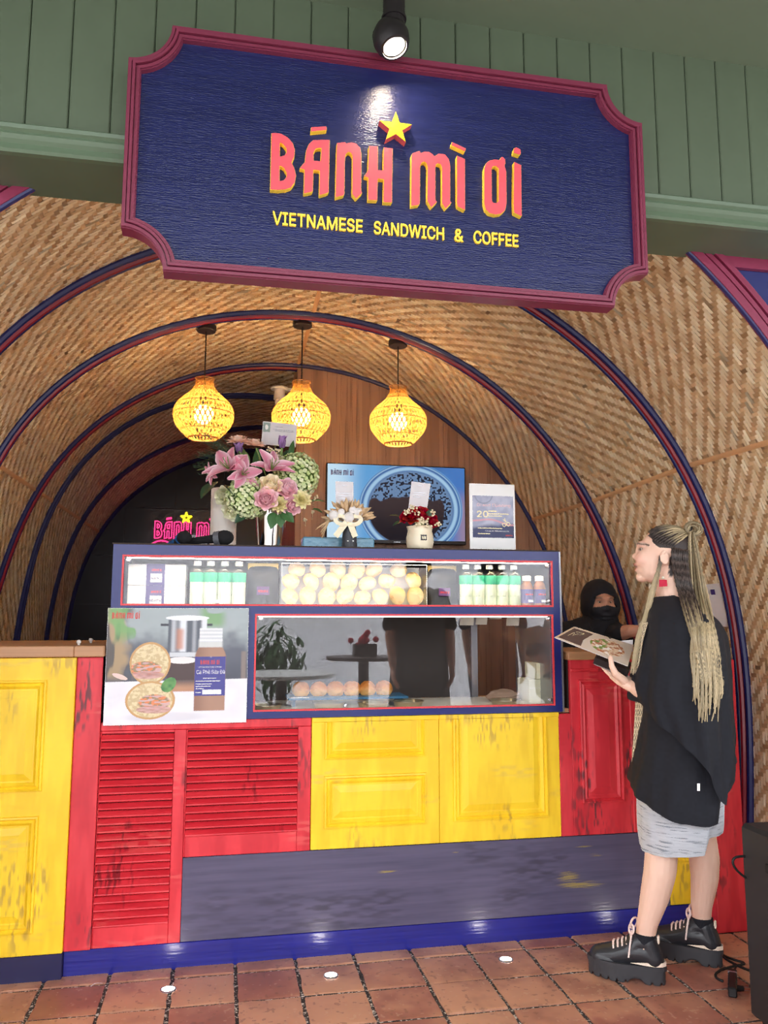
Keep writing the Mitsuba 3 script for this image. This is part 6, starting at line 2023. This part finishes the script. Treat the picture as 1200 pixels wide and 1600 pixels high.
put(mn, 'script', cat_([tube(CubicSpline(np.arange(len(s)), np.array([mu(*q) for q in s]))(np.linspace(0, len(s) - 1, 20)), 0.0011, 5) for s in sw]), 'ink_cream')
put(mn, 'page', hull([q + np.array([0, 0, h]) for q in (wp(953, 1003, -0.034), wp(989, 1000, -0.034), wp(989, 1018, -0.036), wp(975, 1014, -0.036)) for h in (0, 0.001)]), 'paper', label='second white page')
put(mn, 'clip', hull([mu(u, v) + N_ * h for u in (0.60, 0.63) for v in (0.93, 1.0) for h in (0, 0.003)]), 'black_metal')
phn = thing('phone', 'black phone held beneath the open menu', 'phone')
d0 = (D_ - A_) / np.linalg.norm(D_ - A_); d1 = (B_ - A_) - d0 * ((B_ - A_) @ d0); d1 /= np.linalg.norm(d1)
po = wp(930, 1026, 0.115) - N_ * 0.004
put(phn, 'body', hull([po + d0 * a + d1 * b - N_ * h for a in (0.0, 0.125) for b in (0.0, 0.085) for h in (0.0, 0.024)]), 'black_metal')
put(phn, 'edge', hull([po + d0 * a + d1 * b - N_ * h for a in (0.004, 0.128) for b in (0.002, 0.083) for h in (0.0245, 0.029)]), 'alu')

# ------------------------------------------------------------------ staff behind the bar
st = thing('person', 'staff member in black hijab and black face mask reaching over the bar top', 'person')
SK2 = np.array(lin(206, 150, 124))
SF = np.array([-0.15, -0.985, 0.0]); SF /= np.linalg.norm(SF); SL = np.cross(UPZ, SF)
sc = at(938, 944, 0.66)
swd = lambda v: sc + np.asarray(v) @ np.array([SF, SL, UPZ])
h2 = head_mesh(4)
h2.vertices = swd(h2.vertices)
sy = lambda px_, py_, y, r: (*at(px_, py_, y), r)
mans = [to_man(h2)] + limb([(*swd([-.03, 0, -.06]), 0.05), (*swd([-.03, 0, -.16]), 0.055)])
mans += limb([sy(915, 1000, 0.70, 0.095), sy(915, 1060, 0.70, 0.10)])
for a, b in ((890, 995), (948, 995)):
    mans += limb([sy(918, 992, 0.70, 0.06), sy(a, b, 0.70, 0.055)])
mans += limb([sy(948, 995, 0.70, 0.05), sy(966, 990, 0.56, 0.040), sy(985, 986, 0.48, 0.030), sy(1018, 985, 0.42, 0.023)])
mans += limb([sy(890, 998, 0.70, 0.05), sy(884, 1060, 0.66, 0.042), sy(905, 1075, 0.58, 0.032)])
mans += hand(at(1018, 985, 0.42), np.array([1, -0.1, -0.15]), np.array([0.2, -0.3, 1.0]), [(20, 25, 20)] * 4, [(0.015, -0.02, 0, 0.013), (0.05, -0.045, -0.01, 0.010), (0.08, -0.05, -0.02, 0.008)], 0.008, (0.08, 0.066))
b2 = figure(mans, 0.012, 4)
v2 = (b2.vertices - sc) @ np.array([SF, SL, UPZ]).T
c2 = np.tile(SK2, (len(v2), 1))
for s in (1, -1):
    br = np.exp(-((v2[:, 2] - .0305 + 10 * (v2[:, 1] * s - .032) ** 2) / .0042) ** 2) * (np.abs(v2[:, 1] * s - .034) < .02) * (v2[:, 0] > .04)
    lid = np.exp(-(((v2 - np.array([.083, .031 * s, .0115])) / np.array([.014, .017, .006])) ** 2).sum(1))
    c2 += (np.array(lin(50, 34, 30)) - c2) * (np.clip(br + 0.9 * lid, 0, 1)[:, None] * 0.85)
put(st, 'body', b2, 'skin', smooth=True, color=np.clip(c2, 0, 1))
for s in (1, -1):
    ed = np.array([.083, .031 * s, .0095]); ed /= np.linalg.norm(ed)
    ec = swd(ed * (float(head_r(ed[None])[0]) - 0.0080))
    put(st, 'eye', ball(ec, 0.0105, 2), 'eye_white', smooth=True)
    put(st + '__eye', 'iris', ball(ec + SF * 0.0052, 0.0064, 2), 'eye_dark', smooth=True)
mat('hijab', lin(24, 24, 31), 0.85, sheen=0.4)
mat('mask_black', lin(30, 31, 38), 0.7)
# hijab: a shell round the head that leaves the face open
m = trimesh.creation.icosphere(subdivisions=5)
d = m.vertices
r = head_r(d) + 0.014 + 0.003 * meshkit.noise(d * 6)
r = np.maximum(r, 0.098 + 0.0 * r)
r += 0.012 * np.clip(-d[:, 2], 0, 1)
open_ = ((d[:, 1] / 0.60) ** 2 + ((d[:, 2] + 0.10) / 0.66) ** 2 < 1) & (d[:, 0] > 0)
rim = np.clip(1 - (np.sqrt((d[:, 1] / 0.60) ** 2 + ((d[:, 2] + 0.10) / 0.66) ** 2) - 1) / 0.25, 0, 1) * (d[:, 0] > 0)
r -= 0.010 * rim
m.vertices = swd(d * r[:, None] + np.array([-0.004, 0, 0.002]))
keep = ~open_[m.faces].all(axis=1)
m.update_faces(keep)
drape = clothes_ = None
dr_ = []
for v, (a, f, w, dx) in enumerate(((-0.045, 0.088, 0.082, -0.012), (-0.085, 0.108, 0.090, -0.016), (-0.12, 0.112, 0.115, -0.02), (-0.15, 0.110, 0.155, -0.03), (-0.19, 0.13, 0.185, -0.035), (-0.26, 0.135, 0.19, -0.035))):
    ph = np.linspace(0, 2 * PI, 48, endpoint=False)
    dr_.append(swd(np.stack([dx + f * np.cos(ph) + 0.003 * np.sin(11 * ph + v), w * np.sin(ph), a + 0 * ph], 1)))
put(st, 'hijab', cat_([m, loft(dr_)]), 'hijab', smooth=True)
dd = trimesh.creation.icosphere(subdivisions=5).vertices
mk = trimesh.creation.icosphere(subdivisions=5)
q = mk.vertices
rr = head_r(q) + 0.008 + 0.010 * np.exp(-((q[:, 1]) / 0.3) ** 2) * (q[:, 0] > 0)
rr = 0.5 * rr + 0.5 * (0.103 + 0.012 * q[:, 0])
sel = (q[:, 0] > 0.15) & (q[:, 2] < -0.10 + 0.05 * np.exp(-(q[:, 1] / 0.2) ** 2) - 0.12 * q[:, 1] ** 2) & (q[:, 2] > -0.93)
rr = np.where(q[:, 2] > -0.25, np.maximum(rr, head_r(q) + 0.004), rr)
mk.vertices = swd(q * rr[:, None])
mk.update_faces(sel[mk.faces].all(axis=1))
mk.remove_unreferenced_vertices()
put(st, 'face_mask', mk, 'mask_black', smooth=True)
# black top with a sleeve to the forearm
sm = limb([sy(914, 1000, 0.70, 0.118), sy(912, 1075, 0.70, 0.13)])
for a, b in ((889, 992), (948, 994)):
    sm += limb([sy(918, 990, 0.70, 0.075), sy(a, b, 0.70, 0.072)])
sm += limb([sy(948, 995, 0.70, 0.066), sy(958, 990, 0.585, 0.052), sy(966, 988, 0.545, 0.046)])
sm += limb([sy(889, 996, 0.70, 0.066), sy(882, 1062, 0.66, 0.055)])
put(st, 'top', figure(sm, 0.02, 3), 'hijab', smooth=50)
# ------------------------------------------------------------------ black loudspeaker and cables at the right edge
mat('speaker_black', lin(40, 38, 40), 0.5)
mat('cable_black', lin(22, 22, 24), 0.5)
spk = thing('loudspeaker', 'tall black loudspeaker cabinet at the right edge of the photo', 'loudspeaker')
q0 = atz(1171, 1586, 0.012)
top = at(1167, 1284, q0[1])[2]
put(spk, 'cabinet', bx(q0[0], q0[0] + 0.34, q0[1] - 0.36, q0[1], 0.012, top, 0.012), 'speaker_black')
for a in (0.03, 0.28):
    for b in (-0.33, -0.05):
        put(spk, 'foot', lathe([(0.0005, 0), (0.016, 0), (0.018, 0.012), (0.0005, 0.012)], 12, (q0[0] + a, q0[1] + b, 0.0005)), 'cable_black')
put(spk, 'handle', bx(q0[0] - 0.004, q0[0] + 0.01, q0[1] - 0.24, q0[1] - 0.12, top - 0.12, top - 0.09, 0.004), 'cable_black')
lp = thing('loop_cable', 'thin black cable looping out from the side of the loudspeaker', 'cable')
yy = q0[1] - 0.02
P = [at(a, b, yy) for a, b in ((1200, 1382), (1185, 1380), (1166, 1372), (1150, 1358), (1145, 1346), (1152, 1339), (1172, 1338), (1186, 1340))]
put(lp, None, tube(CubicSpline(np.arange(8), np.array(P))(np.linspace(0, 7, 50)), 0.0038, 7), 'cable_black', smooth=True)


def floor_cable(label, pts, r):
    t = thing('floor_cable', label, 'cable')
    P = np.array([atz(a, b, r + 0.001) for a, b in pts])
    put(t, None, tube(CubicSpline(np.arange(len(P)), P)(np.linspace(0, len(P) - 1, 60)), r, 7), 'cable_black', smooth=True)


floor_cable('black cable zigzagging on the tiles behind the black sneaker', [(1120, 1482), (1130, 1492), (1148, 1500), (1163, 1505), (1150, 1509), (1128, 1515), (1118, 1524), (1130, 1533)], 0.0042)
floor_cable('second black cable running across the tiles towards the loudspeaker', [(1122, 1488), (1140, 1502), (1160, 1512), (1185, 1522)], 0.0042)
ad = thing('power_adapter', 'black power adapter with two metal pins lying on the tiles by the loudspeaker', 'power adapter')
a0, a1 = atz(1145, 1528, 0.0), atz(1145, 1560, 0.0)
X_ = a0 - a1; Lx = np.linalg.norm(X_); X_ /= Lx; Y_ = np.cross(UPZ, X_)
put(ad, 'body', frame_to(bx(0, Lx, -0.014, 0.014, 0.001, 0.032, 0.004), a1, X_, Y_, UPZ), 'cable_black')
put(ad, 'band', frame_to(bx(Lx * 0.80, Lx * 0.85, -0.0145, 0.0145, 0.0005, 0.0326), a1, X_, Y_, UPZ), 'alu')
put(ad, 'plug', frame_to(tube([(Lx * 0.3, -0.012, 0.014), (Lx * 0.34, -0.034, 0.014)], [0.010, 0.008], 12), a1, X_, Y_, UPZ), 'cable_black', smooth=40)
for s in (-1, 1):
    put(ad, 'pin', frame_to(tube([(Lx * 0.34, -0.033, 0.014 + 0.005 * s), (Lx * 0.36, -0.052, 0.014 + 0.005 * s)], 0.0022, 8), a1, X_, Y_, UPZ), 'chrome')
put(ad, 'lead', tube([a0 + UPZ * 0.015, atz(1143, 1520, 0.012), atz(1150, 1512, 0.006)], 0.003, 7), 'cable_black', smooth=True)
pp = thing('paper_scrap', 'small white folded paper scrap on the tiles in front of the blue plinth', 'paper')
P = [atz(a, b, h) for (a, b), h in zip(((141, 1541), (146, 1537), (152, 1535.5), (160, 1536)), (0.003, 0.006, 0.008, 0.003))]
put(pp, None, loft([[p + np.array([0, 0, 0]), p + np.array([0.003, -0.006, 0.0005])] for p in P], closed=False), 'paper')

# ------------------------------------------------------------------ outside, seen mirrored in the lower window of the case
mat('tarp', proc(lambda p, n, uv: mix(lin(234, 236, 246), lin(250, 250, 254), fbm(p.x * 1.4, p.z * 2.5, 2, 3))), 0.8)
mat('dark_wood', lin(64, 44, 38), 0.5)
tarp = struct('wall_outside', 'pale tarpaulin screen across the street')
g, _ = grid(60, 6, lambda u, v: np.stack([-5 + 13 * u, -8.5 + 0.05 * np.sin(40 * u), 2.3 * v], -1))
put(tarp, None, g, 'tarp', smooth=True)


def vx(px_, py_, depth):
    """where something stands outside whose mirror image shows at that place of the glass"""
    p = at(px_, py_, depth)
    return np.array([p[0], 0.02 - p[1], p[2]])


mat('street_black', lin(40, 36, 38), 0.85)
mat('street_navy', lin(44, 44, 60), 0.85)
for q, (pxa, dep, cl, lb) in enumerate(((655, 3.0, 'street_black', 'person in a long black coat on the pavement, mirrored in the lower display window'), (770, 3.3, 'street_navy', 'person in dark navy clothes outside, mirrored beside the metal post of the lower window'))):
    t = thing('person', lb, 'person')
    c = vx(pxa, 1000, dep)
    X_, Y_ = np.array([1.0, 0, 0]), np.array([0, 1.0, 0])
    g3 = lambda a, b, z, r: (c[0] + a, c[1] + b, z, r)
    hm2 = head_mesh(3)
    hm2.vertices = np.stack([c[0] - hm2.vertices[:, 1], c[1] + hm2.vertices[:, 0], 1.58 + hm2.vertices[:, 2]], 1)
    mn_ = [to_man(hm2)] + limb([g3(0, -0.02, 1.52, 0.05), g3(0, -0.02, 1.42, 0.06), g3(0, 0, 1.25, 0.13), g3(0, 0, 1.0, 0.12), g3(0, 0, 0.9, 0.13)])
    for s in (-1, 1):
        mn_ += limb([g3(0, 0, 1.40, 0.07), g3(0.17 * s, 0, 1.38, 0.055), g3(0.235 * s, 0.03, 1.10, 0.042), g3(0.23 * s, 0.10, 0.88, 0.030)])
        mn_ += hand(np.array(g3(0.23 * s, 0.10, 0.87, 0)[:3]), np.array([0, 0.15, -1]), np.array([s, 0, 0.0]), [(15, 20, 15)] * 4, [(0.01, 0.02 * s, 0, 0.014), (0.05, 0.045 * s, 0, 0.01), (0.085, 0.05 * s, 0, 0.009)], 0.009)
        mn_ += limb([g3(0.09 * s, 0, 0.88, 0.10), g3(0.10 * s, 0.02, 0.48, 0.062), g3(0.10 * s, 0, 0.09, 0.042)])
        mn_ += limb([g3(0.10 * s, -0.03, 0.035, 0.034), g3(0.11 * s, 0.15, 0.03, 0.029)])
    b_ = figure(mn_, 0.02, 4)
    put(t, 'body', b_, 'skin', smooth=True, color=np.tile(SK2, (len(b_.vertices), 1)))
    ph = np.linspace(0, 2 * PI, 40, endpoint=False)
    rows_ = [(1.47, 0.09, 0.08), (1.42, 0.17, 0.12), (1.30, 0.22, 0.16), (1.05, 0.20, 0.16), (0.85, 0.22, 0.18), (0.45, 0.24, 0.20), (0.30, 0.25, 0.21)] if q == 0 else [(1.47, 0.09, 0.08), (1.42, 0.17, 0.12), (1.30, 0.21, 0.16), (1.05, 0.19, 0.16), (0.80, 0.21, 0.17), (0.5, 0.18, 0.13), (0.1, 0.17, 0.1)]
    put(t, 'coat' if q == 0 else 'clothes', loft([np.stack([c[0] + w * np.cos(ph) * (1 + 0.03 * np.sin(8 * ph)), c[1] + d * np.sin(ph), z + 0 * ph], 1) for z, w, d in rows_]), cl, smooth=True)
    for s in (-1, 1):
        put(t, 'sleeve', figure(limb([g3(0.16 * s, 0, 1.39, 0.075), g3(0.235 * s, 0.02, 1.18, 0.062)]), 0.03, 2), cl, smooth=50)
    put(t, 'hair', to_tri(m3.Manifold.sphere(0.108, 24).translate([c[0], c[1] - 0.022, 1.615])), 'foam', smooth=True)
for q, (pxa, dep, rr, hh, lb) in enumerate(((440, 4.2, 0.48, 0.74, 'round white table on the pavement, mirrored at the left of the lower display window'), (568, 4.6, 0.36, 0.86, 'round dark wooden table with a planter, mirrored in the lower display window'))):
    t = thing('cafe_table', lb, 'table')
    c = vx(pxa, 1040, dep)
    put(t, 'top', lathe([(0.0005, hh), (rr, hh), (rr, hh - 0.03), (0.0005, hh - 0.03)], 40, (c[0], c[1], 0)), 'white_board' if q == 0 else 'dark_wood')
    put(t, 'pedestal', lathe([(0.05, hh - 0.03), (0.05, 0.04), (0.2, 0.02), (0.2, 0.0)], 20, (c[0], c[1], 0)), 'dark_wood', smooth=30)
    if q:
        pl = thing('flower_trough', 'small planter of flowers on the dark table, mirrored in the lower display window', 'planter')
        put(pl, 'box', bx(c[0] - 0.10, c[0] + 0.12, c[1] - 0.06, c[1] + 0.06, hh + 0.001, hh + 0.12), 'dark_wood')
        put(pl, 'blossom', cat_([ball((c[0] + rg.normal(0, 0.07), c[1] + rg.normal(0, 0.03), hh + 0.15 + rg.normal(0, 0.03)), 0.03, 1) for _ in range(14)]), 'red_fabric', kind='stuff')
pl = thing('potted_shrub', 'leafy green potted shrub on the pavement, mirrored at the left of the lower display window', 'plant')
c = vx(425, 1000, 4.9)
put(pl, 'pot', lathe([(0.0005, 0), (0.16, 0), (0.20, 0.38), (0.17, 0.38), (0.0005, 0.34)], 24, (c[0], c[1], 0)), 'dark_wood', smooth=30)
lf = []
for k in range(240):
    d = rg.normal(0, 1, 3); d /= np.linalg.norm(d)
    p = np.array([c[0], c[1], 0.78]) + d * rg.uniform(0.1, 0.42) * np.array([0.9, 0.6, 1.0])
    m, _ = petal(0.13, 0.022, 0.2, -0.3, 3, 4)
    X1, Y1, Z1 = basis(d + rg.normal(0, 0.5, 3))
    lf.append(frame_to(m, p, X1, Y1, Z1))
put(pl, 'foliage', cat_(lf), 'leaf_green', kind='stuff')
put(pl, 'stem', tube([(c[0], c[1], 0.3), (c[0] + 0.01, c[1], 0.9)], 0.015, 8), 'dark_wood')
